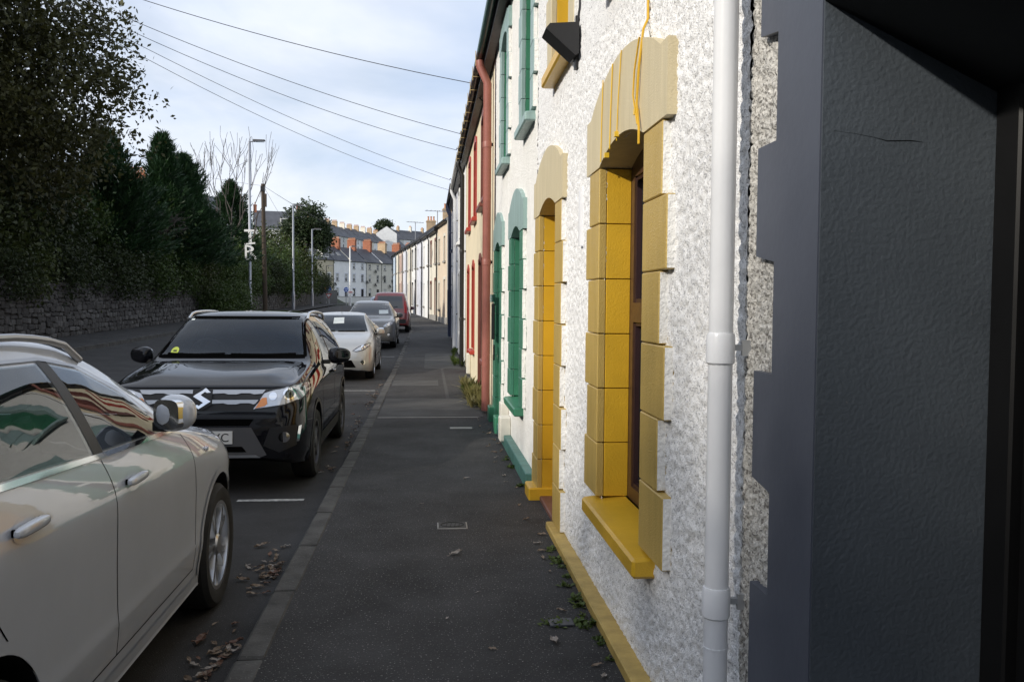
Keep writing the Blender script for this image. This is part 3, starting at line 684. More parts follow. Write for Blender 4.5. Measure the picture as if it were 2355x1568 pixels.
downpipe(hw2, .1, 5.2, 'white_pvc', .055, -.10, .1, (1.2, 2.9, 4.2), 'iron')
hb2 = cream('pale_blue_house', 'pale blue-grey rendered house with navy downpipe at the end of the near terrace', 28.3, 35.6, 'navy_pipe',
            [(29.6, 30.4, 3.5, 4.95), (33.0, 33.8, 3.5, 4.95)], [(29.6, 30.4, .85, 2.45)], [(33.1, 33.9, 2.45)], 'iron', None, wm='w_lav')
downpipe(hb2, 1.4, 5.3, 'navy_pipe', .055, -.10, .15, (1.3, 2.9, 4.2), 'iron'); downpipe(hb2, .25, 5.3, 'navy_pipe', .05, -.10, .15, (2.2,), 'iron')
hw2.location.z = .05; hb2.location.z = .14
# terrace behind the viewer (throws the street's shade, seen mirrored in the cars)
BL = ['cream rendered house with white windows next to the grey house', 'white rendered house with white windows, second behind the grey house', 'stone coloured house with white windows, third behind the grey house', 'pale house closing the terrace behind the grey house', 'white house fifth behind the grey house', 'cream house sixth behind the grey house']
yb = -4
for i in range(6):
    Wd = 5.2
    h = simple_house('terrace_house', BL[i], (FX, yb, 0), -PI/2, Wd, 5.2, ['w_cream', 'w_white', 'w_stone', 'w_lav', 'w_white', 'w_cream'][i], [(.6, 1.4, .7, 2.3), (.6, 1.4, 3.3, 4.7), (3.6, 4.4, 3.3, 4.7)], [(3.6, 4.45, 2.4)], ridge=8.1, rm='slate', chim=[(.4, 9.1, 'brick_red', .95, 4)], pipe=.1)
    yb -= Wd

# ================================================================ FURTHER HOUSES
W2 = [(.55, 1.3, .75, 2.3), (.55, 1.3, 3.5, 4.9), (3.1, 3.85, 3.5, 4.9)]; D2 = [(3.1, 3.9, 2.45)]
d2 = Vector((-.105, .9945, 0)); rz2 = math.atan2(-d2.y, d2.x*-1)
R2 = [('w_peach', 'cream and peach house with brown window surrounds, first beyond the roughcast gable', 'w_stone', 'brown_frame'), ('w_cream', 'cream house with brown windows, second beyond the roughcast gable', 'maroon', 'brown_frame'),
      ('w_white', 'bright white house with white windows, third beyond the roughcast gable', None, 'white_paint'), ('w_lav', 'pale lavender-white house, fourth beyond the roughcast gable', None, 'white_paint'),
      ('w_white', 'white house with black window surrounds in the curving terrace', 'iron', 'white_paint'), ('w_cream', 'cream house with grey window surrounds beside the black-trimmed house', 'w_grey', 'white_paint'),
      ('w_lav', 'lavender-grey house with white windows next to the terracotta-trimmed house', None, 'white_paint'), ('w_pink', 'pinkish house with terracotta window surrounds in the curving terrace', 'maroon_pipe', 'white_paint'),
      ('w_cream', 'small cream house next to the pale blue end house', None, 'white_paint'), ('w_blue', 'pale blue house ending the curving terrace', None, 'white_paint')]
p = Vector((1.02, 48.6, 0)); HWD = 4.55
for i, (wm, lb, sur, frm) in enumerate(R2):
    far = p+d2*HWD
    h = simple_house('terrace_house', lb, (far.x, far.y, float(rise(far.y))), rz2, HWD, 5.5 if i else 5.75, wm, W2, D2, D_=7, ridge=8. if i else 8.3, frame=frm, surround=sur, dm=random.choice(['black_paint', 'maroon', 'green', 'white_paint']), chim=[(.3, 8.9, 'brick_buff', .9, 3)] if i in (5, 8) else None, pipe=.1, curtain=True, plinth='concrete' if i < 2 else None)
    if i == 0:
        MB().box(HWD+.001, HWD+.05, .0, 7.0, 0, 5.7).build('gable_render', 'w_rough', h); MB().box(HWD+.052, HWD+.14, .02, 6.9, -.3, 1.85).build('painted_dado', 'iron', h)
        MB().box(HWD-.25, HWD+.06, -.05, 7.05, 5.7, 5.85).build('verge', 'concrete', h)
    p = far
def aerial(loc, h_, lab, rz=0., n=6):
    a = thing('tv_aerial', lab, 'aerial', loc, rz, 'television aerials on the roofs'); MB().tube([(0, 0, 0), (0, 0, h_)], .03, 6).build('mast', 'galv', a)
    MB().tube([(-.8, 0, h_-.05), (.8, 0, h_-.05)], .02, 5).build('boom', 'galv', a)
    e = MB()
    for k in range(n): e.tube([(-.75+k*.28, -.3, h_-.03), (-.75+k*.28, .3, h_-.03)], .012, 4)
    e.build('elements', 'galv', a)
aerial((-1.15, 76, 5.9), 2.7, 'tall television aerial on the roof of the curving terrace', .5); aerial((.55, 56, 5.9), 1.6, 'television aerial at the eaves behind the roughcast gable', .3)
# --- terrace across the end of the street
b54 = math.radians(54); dT = Vector((math.cos(b54), math.sin(b54), 0)); p = Vector((-24.6, 168, 1.9)); PT = 5.
W3 = [(.6, 1.45, .95, 2.6), (.6, 1.4, 4.0, 5.5), (3.2, 4.0, 4.0, 5.5), (.6, 1.35, 6.6, 7.7), (3.2, 3.95, 6.6, 7.7)]; W3b = W3[:3]; D3 = [(3.2, 4.05, 2.5)]
TT = [('w_grey', 'grey-white house with a low shopfront at the left end of the cross terrace', W3b, 'w_white'), ('w_beige', 'beige two-storey house with a white dormer in the cross terrace', W3b, 'w_white'), ('w_white', 'white house with two rooflights in the cross terrace', W3b, 'w_lav'),
      ('w_white', 'white three-storey house right of the rooflights in the cross terrace', W3, 'w_lav'), ('w_stone', 'stone-coloured three-storey house with a satellite dish beside the white one', W3, None), ('w_stone', 'stone-coloured three-storey house with three satellite dishes', W3, None),
      ('w_cream', 'cream three-storey house half hidden by the curving terrace', W3, None), ('w_white', 'white three-storey house at the hidden end of the cross terrace', W3, None)]
for i, (wm, lb, wn, sur) in enumerate(TT):
    h = simple_house('terrace_house', lb, p, b54, PT-.01, 8.1, wm, wn, D3, D_=7.6, ridge=11., surround=sur, frame='white_paint', chim=[(PT-.3, 13.0+random.uniform(-.3, .3), 'brick_buff' if i == 5 else 'brick_red', 2.1, 7)], pipe=PT-.2, curtain=True, gut='iron')
    MB().prism([(-.2, 7.95), (3.8, 11.02), (3.8, 11.25), (-.2, 8.2)], 0, PT-.16, PT-.02).build('party_coping', 'w_cream' if i in (2,) else 'slate_far' if i % 2 else 'w_white', h)
    if i in (0, 1):
        dm_ = MB().box(2.2, 4.0, .45, 3., 8.5, 9.9).build('dormer', 'white_paint', h); MB().box(2.32, 3.05, .42, .45, 8.75, 9.75).build('pane', 'window_dark', dm_); MB().box(3.15, 3.88, .42, .45, 8.75, 9.75).build('pane', 'window_dark', dm_); MB().box(2.1, 4.1, .35, 3.4, 9.9, 10.0).build('dormer_roof', 'white_paint', dm_)
    if i == 2:
        for u in (1.0, 3.0):
            sk = MB().box(-.4, .4, -.5, .5, -.03, .05).build('rooflight', 'w_grey', h, loc=(u, 1.6, 9.48)); sk.rotation_euler = (math.atan2(2.9, 3.8), 0, 0)
            MB().box(-.32, .32, -.42, .42, .05, .06).build('pane', 'window_dark', sk)
    for (u, z) in {2: [(.1, 3.3)], 3: [(4.85, 3.9)], 4: [(2.6, 6.2), (2.55, 3.4)], 5: [(.5, 5.0), (2.4, 3.2), (4.4, 3.3)]}.get(i, []):
        ds = MB().lathe([(.02, .02), (.2, .04), (.33, .11), (.40, .19), (.405, .2), (.33, .13), (.02, .04)], 14).build('satellite_dish', 'plastic_grey', h, True, (u, -.2, z)); ds.rotation_euler = (math.radians(65), 0, .5)
        MB().tube([(0, 0, .02), (0, -.1, -.2)], .03, 6).build('bracket', 'galv', ds)
    p = p+dT*PT
# --- terraces climbing the hill
def hill_row(n, p0, ang, pitch, e, ridge, lab, wms, cm, ctop, wy=1.5, pots=5, D_=8., grp=None):
    a = math.radians(ang); d = Vector((math.cos(a), math.sin(a), 0)); p = Vector(p0)
    for i in range(n):
        simple_house('terrace_house', lab, p, a, pitch-.01, e, wms[i % len(wms)], [(.7, 1.6, 1, 2.5), (3.2, 4.1, 3.2, 4.3)] if e > 4.2 else [(.7, 1.6, 1, 2.5)], [(3.2, 4., 2.3)], D_=D_, ridge=ridge+.12*(i % 3), chim=[(.3, ctop+random.uniform(-.2, .2), cm[i % len(cm)], wy, pots)], group=grp)
        p = p+d*pitch
hill_row(13, (-30.5, 256, 17.), 71.6, 5.6, 4.6, 8.0, 'slate-roofed house with buff chimney high on the hill', ['w_cream', 'w_white', 'w_grey'], ['brick_buff', 'w_cream', 'brick_buff'], 9.6, 1.7, 6, grp='upper terrace on the hill')
hill_row(8, (-21, 226, 6.), 66, 5.4, 4.6, 7.6, 'slate-roofed house on the hill just above the cross terrace', ['w_grey', 'w_stone'], ['brick_red', 'w_grey'], 9.0, 1.3, 4, grp='middle terrace on the hill')
hill_row(9, (-14, 330, 21.), 40, 6., 4.6, 8.2, 'distant house on the skyline of the hill', ['w_grey', 'w_white', 'w_stone'], ['w_cream', 'brick_buff'], 9.8, 1.3, 4, grp='skyline terrace')
simple_house('hillside_house', 'white gabled house standing out on the hill skyline', (-11, 305, 19), math.radians(100), 7, 6.5, 'w_white', [(1, 2, 1, 2.4), (4, 5, 4, 5.2)], [(3, 4, 2.2)], ridge=9)
h = simple_house('hillside_house', 'slate-roofed house with dormer and two brick chimneys behind the telegraph pole', (-29.6, 152, 9.2), math.radians(12), 8, 5.2, 'w_grey', [(1, 2, 3.3, 4.6), (5, 6, 3.3, 4.6)], [(3.2, 4.1, 2.3)], ridge=8.1, chim=[(.3, 9.2, 'brick_red', .9, 3), (7.6, 9.3, 'brick_red', 1.6, 5)])
dm_ = MB().box(4.4, 5.8, .4, 2.6, 5.6, 6.8).build('dormer', 'w_grey', h); MB().box(4.55, 5.65, .37, .4, 5.8, 6.6).build('pane', 'window_dark', dm_)
simple_house('hillside_house', 'house behind the conifers with only its orange chimney pots showing', (-15.6, 59.2, 2.6), PI/2, 8, 4.6, 'w_grey', [(1, 2, 1, 2.4)], [(3, 4, 2.2)], ridge=6.6, chim=[(.5, 7.35, 'brick_red', 1.2, 6)])
simple_house('hillside_house', 'house behind the bare tree with an orange brick chimney showing', (-27, 108, 8.2), math.radians(60), 8, 4.6, 'w_grey', [(1, 2, 1, 2.4)], [(3, 4, 2.2)], ridge=6.6, chim=[(.5, 7.8, 'brick_red', 1.4, 5)])
w_ = thing('low_wall', 'low grey wall in front of the cross terrace', 'wall', (-19, 158, 1.5), math.radians(30)); MB().box(0, 26, 0, .3, -1, 1.1).build('wall_body', 'w_grey', w_); MB().box(-.05, 26.05, -.04, .34, 1.1, 1.2).build('coping', 'concrete', w_)

# ================================================================ STREET FURNITURE AND WIRES
def lamp_post(loc, h_, arm, lab, m='steel_grey', r=.085, az=0.):
    t = thing('street_lamp', lab, 'street lamp', loc, az); MB().lathe([(r*1.5, 0), (r*1.5, 1.3), (r, 1.4), (r*.75, h_), (r*.4, h_+.03)], 12).build('post', m, t, 30)
    MB().tube([(0, 0, h_-.03), (arm*.35, 0, h_+.03)], .035, 8).build('arm', m, t)
    MB().prism([(arm*.25, h_-.01), (arm, h_+.04), (arm, h_+.10), (arm*.25, h_+.11)], 1, -.14, .14).build('luminaire', 'plastic_grey', t); MB().box(arm*.4, arm*.95, -.1, .1, h_-.02, h_+.01).build('lens', 'lamp_clear', t)
    MB().box(-.06, .06, -r*1.5-.012, -r*1.45, .5, 1.1).build('access_door', m, t)
    return t
gz = lambda x, y: float(rise(y))+.3
lamp_post((-9.95, 50, gz(0, 50)), 9.75, .85, 'tall grey street lamp with white wooden letters fixed to its post')
lamp_post((-10.3, 68, gz(0, 68)), 7.9, .8, 'slim grey street lamp standing in front of the round tree')
lamp_post((-10.45, 80, gz(0, 80)), 6.9, .8, 'thin grey street lamp at the end of the hedge')
lamp_post((-8.85, 100, 1.0), 6.9, .7, 'white street lamp with a road sign in front of the white cross terrace', 'white_paint', .1)
lamp_post((-14.6, 127, 1.2), 5.6, .9, 'black street lamp before the beige house', 'iron', .07)
# white wooden letters on the first lamp
lt = thing('letter_sign', 'pair of white wooden letters, I above R, tied to the tall street lamp', 'sign', (-9.95, 49.86, 0), 0.)
zt_ = 1.6+(697-540)/2000*50
b = MB().box(-.42, .40, -.02, .02, zt_-.12, zt_+.06); b.prism([(-.10, zt_-.12), (.14, zt_-.12), (.20, zt_-1.12), (.02, zt_-1.12)], 1, -.02, .02); b.prism([(-.40, zt_-1.24), (.48, zt_-1.14), (.48, zt_-1.0), (.2, zt_-1.03), (-.4, zt_-1.12)], 1, -.022, .018); b.build('letter', 'white_paint', lt)
rb = zt_-2.42; o_ = [(-.36, rb), (-.20, rb), (-.22, rb+1.15), (-.38, rb+1.15)]
b = MB().prism(o_, 1, -.02, .02)
pts = [(-.25+.62*math.sin(t*PI/10), rb+.85-.32*math.cos(t*PI/10)) for t in range(11)]; pin = [(-.25+.40*math.sin(t*PI/10), rb+.85-.17*math.cos(t*PI/10)) for t in range(11)]
b.prism(pts+pin[::-1], 1, -.024, .016); b.prism([(.0, rb+.56), (.2, rb+.56), (.60, rb+.12), (.58, rb+.0), (.44, rb)], 1, -.018, .022); b.prism([(-.36, rb-.10), (.5, rb-.02), (.5, rb+.05), (-.36, rb+.02)], 1, -.026, .014); b.build('letter', 'white_paint', lt)
lt.scale = (.66, 1, .66); lt.location.z = zt_*.34+.05
MB().tube([(-.1, -.0, zt_-.5), (.1, .0, zt_-.5), (.1, .24, zt_-.5), (-.1, .24, zt_-.5), (-.1, 0, zt_-.5)], .008, 5).build('cable_tie', 'wire', lt)
tp = thing('telegraph_pole', 'weathered wooden telegraph pole with wires at its top beside the tall street lamp', 'pole', (-10.15, 55, gz(0, 55))); MB().tube([(.12, 0, 0), (0, 0, 8.0)], [.15, .11], 10).build('shaft', 'pole_wood', tp); MB().box(-.12, .12, -.14, .14, 7.55, 7.85).build('ring_head', 'iron', tp)
MB().box(-.06, .22, -.08, .08, 6.6, 7.4).build('junction_box', 'pole_wood', tp)
for k in range(5): MB().box(-.2, .2, -.14, -.11, 3.2+k*.4, 3.22+k*.4).build('step_iron', 'iron', tp)
tp2 = thing('telegraph_pole', 'wooden telegraph pole among the trees carrying the overhead house wires', 'pole', (-10.6, 17.5, .3)); MB().tube([(0, 0, 0), (0, 0, 9.0)], [.15, .11], 10).build('shaft', 'pole_wood', tp2); MB().box(-.14, .14, -.14, .14, 8.4, 8.8).build('ring_head', 'iron', tp2)
def wire(a, b_, sag, lab, r=.0065, hook=True):
    a, b_ = Vector(a), Vector(b_); P = []
    for i in range(25):
        t = i/24; q = a.lerp(b_, t); q.z -= sag*4*t*(1-t); P.append(q)
    t_ = thing('overhead_wire', lab, 'wire', tuple(b_)); P = [q-b_ for q in P]
    MB().tube(P, r, 5).build('cable', 'wire', t_, True)
    if hook:
        MB().tube([(0, 0, 0), (.02, .05, .06), (.06, .03, .02), (.05, 0, -.08), (.1, .02, -.2), (.2, .05, -.28)], .012, 6).build('hook', 'wire', t_)
A = (-10.55, 17.5, 9.15)
for (y, z, s, lab) in ((14.7, 5.27, .35, 'highest overhead wire ending at a hook on the brown gutter of the maroon-trimmed house'), (20.0, 5.45, .4, 'overhead wire ending on the gutter of the red-trimmed cream house'), (22.7, 5.55, .5, 'overhead wire ending on the gutter just past the black downpipe'), (29.6, 5.75, .45, 'thin overhead wire ending above the white downpipe'), (31.2, 5.62, .6, 'lowest overhead wire ending on the far pale blue house')):
    wire(A, (.70, y, z), s, lab)
B_ = (-10.1, 55, 8.7)
for (q, s, lab) in (((-5, 130, 11), 1.2, 'wire running from the telegraph pole towards the hill'), ((-6, 165, 13.5), 1.6, 'second wire running from the telegraph pole towards the hill'), ((-16, 110, 10), .6, 'third wire running from the telegraph pole past the round tree')): wire(B_, q, s, lab, .009, False)
wire((-26, 60, 13), B_, .5, 'wire coming to the telegraph pole from the houses behind the conifers', .008, False)
def road_sign(loc, lab, parts, h_=2.6, pm='galv'):
    t = thing('road_sign', lab, 'sign', loc); MB().tube([(0, 0, 0), (0, 0, h_)], .05, 8).build('post', pm, t)
    for kind, z, s_ in parts:
        if kind == 'blue':
            d = MB().lathe([(s_, -.02), (s_, 0)], 24, (0, -.07, z), 'y').build('disc', 'sign_blue', t)
            for k in range(3):
                a0 = k*2*PI/3; P1 = [(s_*.62*math.cos(a0+u*.17), z+s_*.62*math.sin(a0+u*.17)) for u in range(8)]+[(s_*.40*math.cos(a0+u*.17), z+s_*.40*math.sin(a0+u*.17)) for u in range(7, -1, -1)]
                MB().prism(P1, 1, -.1, -.092).build('arrow', 'sign_white', d)
        if kind == 'tri':
            MB().prism([(-s_, z+s_*.6), (s_, z+s_*.6), (0, z-s_)], 1, -.07, -.05).build('border', 'sign_red', t); q = s_*.66
            MB().prism([(-q, z+q*.56), (q, z+q*.56), (0, z-q*.95)], 1, -.082, -.072).build('face', 'sign_white', t)
        if kind == 'plate': MB().box(-s_, s_, -.08, -.06, z-s_*.6, z+s_*.6).build('plate', 'sign_white', t); MB().box(-s_*.6, s_*.6, -.09, -.081, z-.05, z+.05).build('bar', 'sign_red', t)
    return t
road_sign((-11.0, 98, 1.0), 'blue roundabout sign above a give way triangle before the beige house', [('blue', 2.15, .30), ('tri', 1.35, .34)])
road_sign((-9.0, 97, 1.0), 'blue roundabout sign beside the white street lamp', [('blue', 2.0, .26)], 2.3)
road_sign((-8.75, 99.5, 1.0), 'white rectangular road plate on the white street lamp', [('plate', 1.75, .36)], 2.2, 'white_paint')
road_sign((-11.9, 104, 1.0), 'small white plate on a post near the low wall', [('plate', .7, .4)], 1.0)
bb = thing('belisha_beacon', 'black and white banded crossing beacon with orange globe', 'beacon', (-11.55, 100, 1.0))
for k in range(6): MB().lathe([(.06, k*.35), (.06, k*.35+.35)], 10).build('band', 'sign_white' if k % 2 else 'iron', bb)
MB().lathe([(.02, 2.1), (.11, 2.15), (.155, 2.26), (.11, 2.37), (.02, 2.42)], 12).build('globe', 'amber_globe', bb, True)

# ================================================================ VEGETATION
def leaf_quads(Pn, size, rng, flat=.0, aspect=.55):
    """one folded diamond leaf per point"""
    n = len(Pn); a = rng.normal(size=(n, 3)); a[:, 2] *= (1-flat*.6); a /= np.linalg.norm(a, axis=1, keepdims=True)
    c = rng.normal(size=(n, 3)); b = np.cross(a, c); b /= np.linalg.norm(b, axis=1, keepdims=True)
    s = size*(.6+.8*rng.random((n, 1)))
    V = np.stack([Pn-a*s, Pn+b*s*aspect, Pn+a*s, Pn-b*s*aspect], 1).reshape(-1, 3)
    return V, np.arange(4*n).reshape(-1, 4)
def blob_points(blobs, n, rng, clump=.35, per=26, shell=.55, lop=.35):
    """points in clumps spread through ellipsoids; the outline is broken by uneven clump reach"""
    vol = np.array([b[3]*b[4]*b[5] for b in blobs]); vol = vol**.75; vol /= vol.sum(); out_ = []
    for b, v in zip(blobs, vol):
        k = max(3, int(n*v/per)); d = rng.normal(size=(k, 3)); d /= np.linalg.norm(d, axis=1, keepdims=True)
        rad = (shell+(1-shell)*rng.random((k, 1)))*(1+lop*(rng.random((k, 1))-.5)*np.where(rng.random((k, 1)) < .4, 1.6, .5))
        cc = np.array(b[:3])+d*rad*np.array(b[3:6])
        P = cc[:, None, :]+rng.normal(size=(k, per, 3))*clump*np.array([1, 1, .7]); out_.append(P.reshape(-1, 3))
    return np.concatenate(out_)
def branchy(b, p, d, L_, r, depth, rng, spread=.5, up=.25, minr=.008):
    q = p+d*L_; mid = p.lerp(q, .5)+Vector(rng.normal(size=3))*L_*.05
    b.tube([p, mid, q], [r, r*.85, max(minr, r*.65)], 5 if depth else 4, False)
    if depth == 0: return
    for k in range(rng.integers(2, 4)):
        nd = (d+Vector(rng.normal(size=3))*spread+Vector((0, 0, up))).normalized(); t = rng.uniform(.55, 1.)
        branchy(b, p.lerp(q, t), nd, L_*rng.uniform(.6, .85), max(minr, r*.58), depth-1, rng, spread, up, minr)
def tree(name, label, loc, blobs, n, leaf, lm, trunk_r, h_, seed, group=None, clump=.4, per=26, bark='bark', shell=.5, depth=4):
    rng = np.random.default_rng(seed); t = thing(name, label, 'tree', loc, 0, group)
    P = blob_points(blobs, n, rng, clump, per, shell); V, F = leaf_quads(P, leaf, rng)
    obj('crown', npmesh('crown', V, F, lm), t)
    b = MB(); branchy(b, Vector((0, 0, -.4)), Vector((.04, .03, 1)).normalized(), h_*.45, trunk_r, depth, rng, .55, .3, .02); b.build('trunk', bark, t, True)
    return t
tree('broadleaf_tree', 'big dark broadleaf tree reaching over the road above the stone wall', (-14.8, 27.5, 3.0), [(.3, 0, 5.2, 4.9, 5, 4.2), (3.3, .3, 5.0, 2.9, 3.2, 2.3), (2.6, -.5, 7.2, 3.0, 3.2, 2.4), (-3, -1, 4.5, 4, 4, 3.5), (1.8, .5, 2.7, 2.8, 3, 2.2), (.5, -1.5, 7.6, 3.6, 3.6, 2.0)], 74000, .08, 'leaf_oak', .28, 9, 1, clump=.30, per=34)
tree('broadleaf_tree', 'dark broadleaf tree behind the stone wall nearest the white car', (-15.0, 19.5, 3.0), [(0, 0, 5, 4.8, 4.5, 4.8), (1.8, 1, 3.0, 3.2, 3.4, 2.4), (-1, 3, 7.5, 4, 4, 3.5), (1.5, 2.6, 6.5, 3, 3, 3)], 40000, .085, 'leaf_oak', .25, 8, 2, clump=.32, per=34)
tree('broadleaf_tree', 'dark tree filling the gap under the big overhanging tree', (-17.0, 33.5, 4.0), [(0, 0, 3.4, 4.2, 4.2, 3.6), (1.5, 1, 1.8, 3, 3, 2.2)], 16000, .09, 'leaf_dark', .2, 6, 3, clump=.45)
tree('round_tree', 'dense round-crowned green tree on the hillside behind the lamp posts', (-19.6, 142, 8.2), [(0, 0, 6.0, 3.3, 3.3, 3.2), (1.8, 0, 4.6, 2.6, 2.6, 2.6), (-1.7, 0, 4.6, 2.2, 2.2, 2.4), (2.6, 0, 3.2, 1.6, 1.8, 2.2)], 14000, .20, 'leaf_round', .3, 5, 4, clump=.45)
tree('round_tree', 'small bright yellow-green bush beside the hillside tree', (-23.5, 146, 9.2), [(2.8, -3, .9, 1.2, 1.2, 1.4)], 1600, .16, 'leaf_bright', .06, 2, 5, clump=.3, depth=2)
tree('round_tree', 'small green tree on the hill skyline', (-16, 318, 24), [(0, 0, 4.5, 3.2, 3.2, 3.0)], 2500, .35, 'leaf_round', .2, 4, 6, clump=.6, depth=2)
for k, (x, y, h_) in enumerate(((-14.9, 12.5, 5.6), (-14.8, 5.2, 6.0), (-14.8, -1.5, 7.1), (-14.8, -7.5, 8.2), (-15.0, -13.5, 8.7))):
    tree('broadleaf_tree', ['dark broadleaf tree standing next along the bank from the one by the white car', 'second broadleaf tree along the bank, opposite the yellow window', 'broadleaf tree opposite the grey doorway', 'broadleaf tree on the bank behind the viewpoint', 'last broadleaf tree on the bank, far behind the viewpoint'][k], (x, y, 2.8), [(0, 0, h_-4.2, 3.9, 3.9, 4.0), (1.6, .8, h_-5.6, 2.8, 3.0, 2.6), (-.6, -1.4, h_-2.6, 2.6, 2.6, 2.2), (.5, 1.8, h_-3.0, 2.4, 2.4, 2.2)], 17000, .11, 'leaf_oak', .25, 8, 40+k, clump=.45)
def conifer(label, loc, h_, r, n, seed, tip=1, lm='leaf_conifer', droop=.2):
    """uneven boughs of feathery sprays, several leaders, ragged outline"""
    rng = np.random.default_rng(seed); t = thing('conifer', label, 'tree', loc); per = 30; k = n//per
    zt = rng.random(k)**.85; az = rng.random(k)*2*PI; reach = .42+.95*rng.random(k)**1.15
    lob = 1+.3*np.sin(az*2+seed+zt*7)+.2*np.sin(az*5+zt*13+seed)
    R_ = r*(1-zt)**.8*lob*reach+.03
    bx = np.stack([R_*np.cos(az), R_*np.sin(az), zt*h_+.28*R_], 1)
    bd = np.stack([np.cos(az), np.sin(az), .55+.9*zt], 1); bd /= np.linalg.norm(bd, axis=1, keepdims=True)
    bl = (.35+.5*rng.random(k))*(.55+.45*(1-zt))*(.6+.09*h_)
    s_ = rng.random((k, per)); P = bx[:, None]-bd[:, None]*(s_*bl[:, None])[..., None]+rng.normal(size=(k, per, 3))*.05
    side_ = np.cross(bd, [0, 0, 1.]); side_ /= np.linalg.norm(side_, axis=1, keepdims=True)
    sg = np.where(rng.random((k, per)) < .5, -1, 1)
    D = bd[:, None]*1.0+side_[:, None]*(sg*(.25+.7*rng.random((k, per))*s_))[..., None]+rng.normal(size=(k, per, 3))*.22
    P = P.reshape(-1, 3); D = D.reshape(-1, 3); D /= np.linalg.norm(D, axis=1, keepdims=True); m = len(P)
    Ln = (.12+.30*rng.random((m, 1))**1.5)*(.75+.06*h_); c = np.cross(D, rng.normal(size=(m, 3))); c /= np.linalg.norm(c, axis=1, keepdims=True); wd = .014+.018*rng.random((m, 1))
    Vv = np.stack([P, P+D*Ln*.45+c*wd, P+D*Ln, P+D*Ln*.45-c*wd], 1).reshape(-1, 3)
    obj('crown', npmesh('crown', Vv, np.arange(4*m).reshape(-1, 4), lm), t); MB().tube([(0, 0, -.5), (0, 0, h_*.6), (0, 0, h_)], [r*.09, r*.05, .015], 7).build('trunk', 'bark', t, True)
    return t
conifer('dark green conifer tucked behind the big broadleaf tree', (-12.7, 36, 3.0), 5.2, 2.1, 42000, 11); conifer('feathery conifer with the tallest pointed top', (-12.3, 42, 3.0), 6.2, 1.7, 40000, 12)
conifer('bushy conifer just right of the tallest pointed one', (-11.9, 44, 3.0), 5.6, 1.9, 42000, 13); conifer('small rounded conifer behind the bare tree', (-13.4, 61, 3.6), 6.1, 2.1, 26000, 14)
conifer('dark conifer low between the pointed conifers and the bare tree', (-12.6, 50, 3.0), 3.4, 2.1, 24000, 15); conifer('drooping dark conifer behind the shrubs', (-13.6, 38.6, 3.2), 4.2, 2.0, 24000, 16)
rng = np.random.default_rng(5); bt = thing('bare_tree', 'leafless tree with thin pale branches above the conifer', 'tree', (-12.4, 56, 3.2)); b = MB()
for k in range(5):
    dd = Vector((-.40+.22*k, rng.uniform(-.1, .1), 1)).normalized(); branchy(b, Vector((-.3+.15*k, 0, 1.0)), dd, 3.3, .05, 3, rng, .26, .25, .011)
b.tube([(0, 0, -.5), (0, 0, 1.3)], [.16, .14], 7); b.build('branches', 'twig', bt, True)
bt = thing('bare_shrub', 'grey leafless bush between the two conifers', 'shrub', (-11.9, 39.8, 4.2)); b = MB()
for k in range(9):
    dd = Vector(rng.normal(size=3)*.6+np.array([.2, 0, .7])).normalized(); branchy(b, Vector((0, 0, 0)), dd, .8, .025, 3, rng, .45, .15, .009)
b.build('branches', 'twig', bt, True)
# shrubs on the bank: a few kinds, every plant an object
def shrub_mesh(seed, n, leaf, lm, blobs):
    r = np.random.default_rng(seed); P = blob_points(blobs, n, r, .20, 22, .6, .5); V, F = leaf_quads(P, leaf, r); return npmesh('foliage', V, F, lm)
SB = [[(0, 0, .6, 1.1, 1.1, .9), (.5, .3, 1.1, .7, .7, .6)], [(0, 0, .5, 1.2, 1., .8), (-.5, .2, 1.0, .6, .7, .7), (.6, -.3, .3, .7, .7, .6)], [(0, 0, .8, .9, 1., 1.1), (.3, .5, .4, .8, .8, .7)]]
SM = {lm: [shrub_mesh(31+i+7*j, 4200, .055, lm, SB[i]) for i in range(3)] for j, lm in enumerate(('leaf_shrub', 'leaf_hedge', 'leaf_dark'))}
stem = MB()
for k in range(6): stem.tube([(0, 0, -.5), (random.uniform(-.2, .2), random.uniform(-.2, .2), .3), (random.uniform(-.7, .7), random.uniform(-.7, .7), 1.0)], [.03, .025, .01], 5, False)
STM = stem.mesh('stem', 'bark', True)
SL = {'leaf_shrub': ('mid-green leafy shrub growing over the stone wall', 'green shrubs over the stone wall'), 'leaf_hedge': ('olive-green straggly shrub growing on the bank', 'olive shrubs on the bank'), 'leaf_dark': ('very dark green shrub in the shade of the trees', 'dark shrubs under the trees')}
ZN = [(22, 'opposite the white SUV'), (31, 'under the big overhanging tree'), (39, 'below the tucked-away conifer'), (46, 'below the pointed conifers'), (53, 'near the lettered street lamp'), (60, 'near the telegraph pole'), (73, 'near the slim grey street lamp'), (999, 'at the far end of the bank')]
def shrub(x, y, z, s, lm):
    zn = next(q for lim, q in ZN if y < lim); kd = {'leaf_shrub': 'mid-green leafy', 'leaf_hedge': 'olive straggly', 'leaf_dark': 'very dark green'}[lm]; rw = 'overhanging the stone wall' if x > -12.4 else 'higher on the bank'
    lb = kd+' shrub '+rw+' '+zn; t = thing('shrub', lb, 'shrub', (x, y, z), random.uniform(0, 6.28), lb.replace(' shrub ', ' shrubs ')); t.scale = (s, s, s*random.uniform(.85, 1.1))
    obj('foliage', SM[lm][random.randrange(3)], t); obj('stem', STM, t)
y = 15.
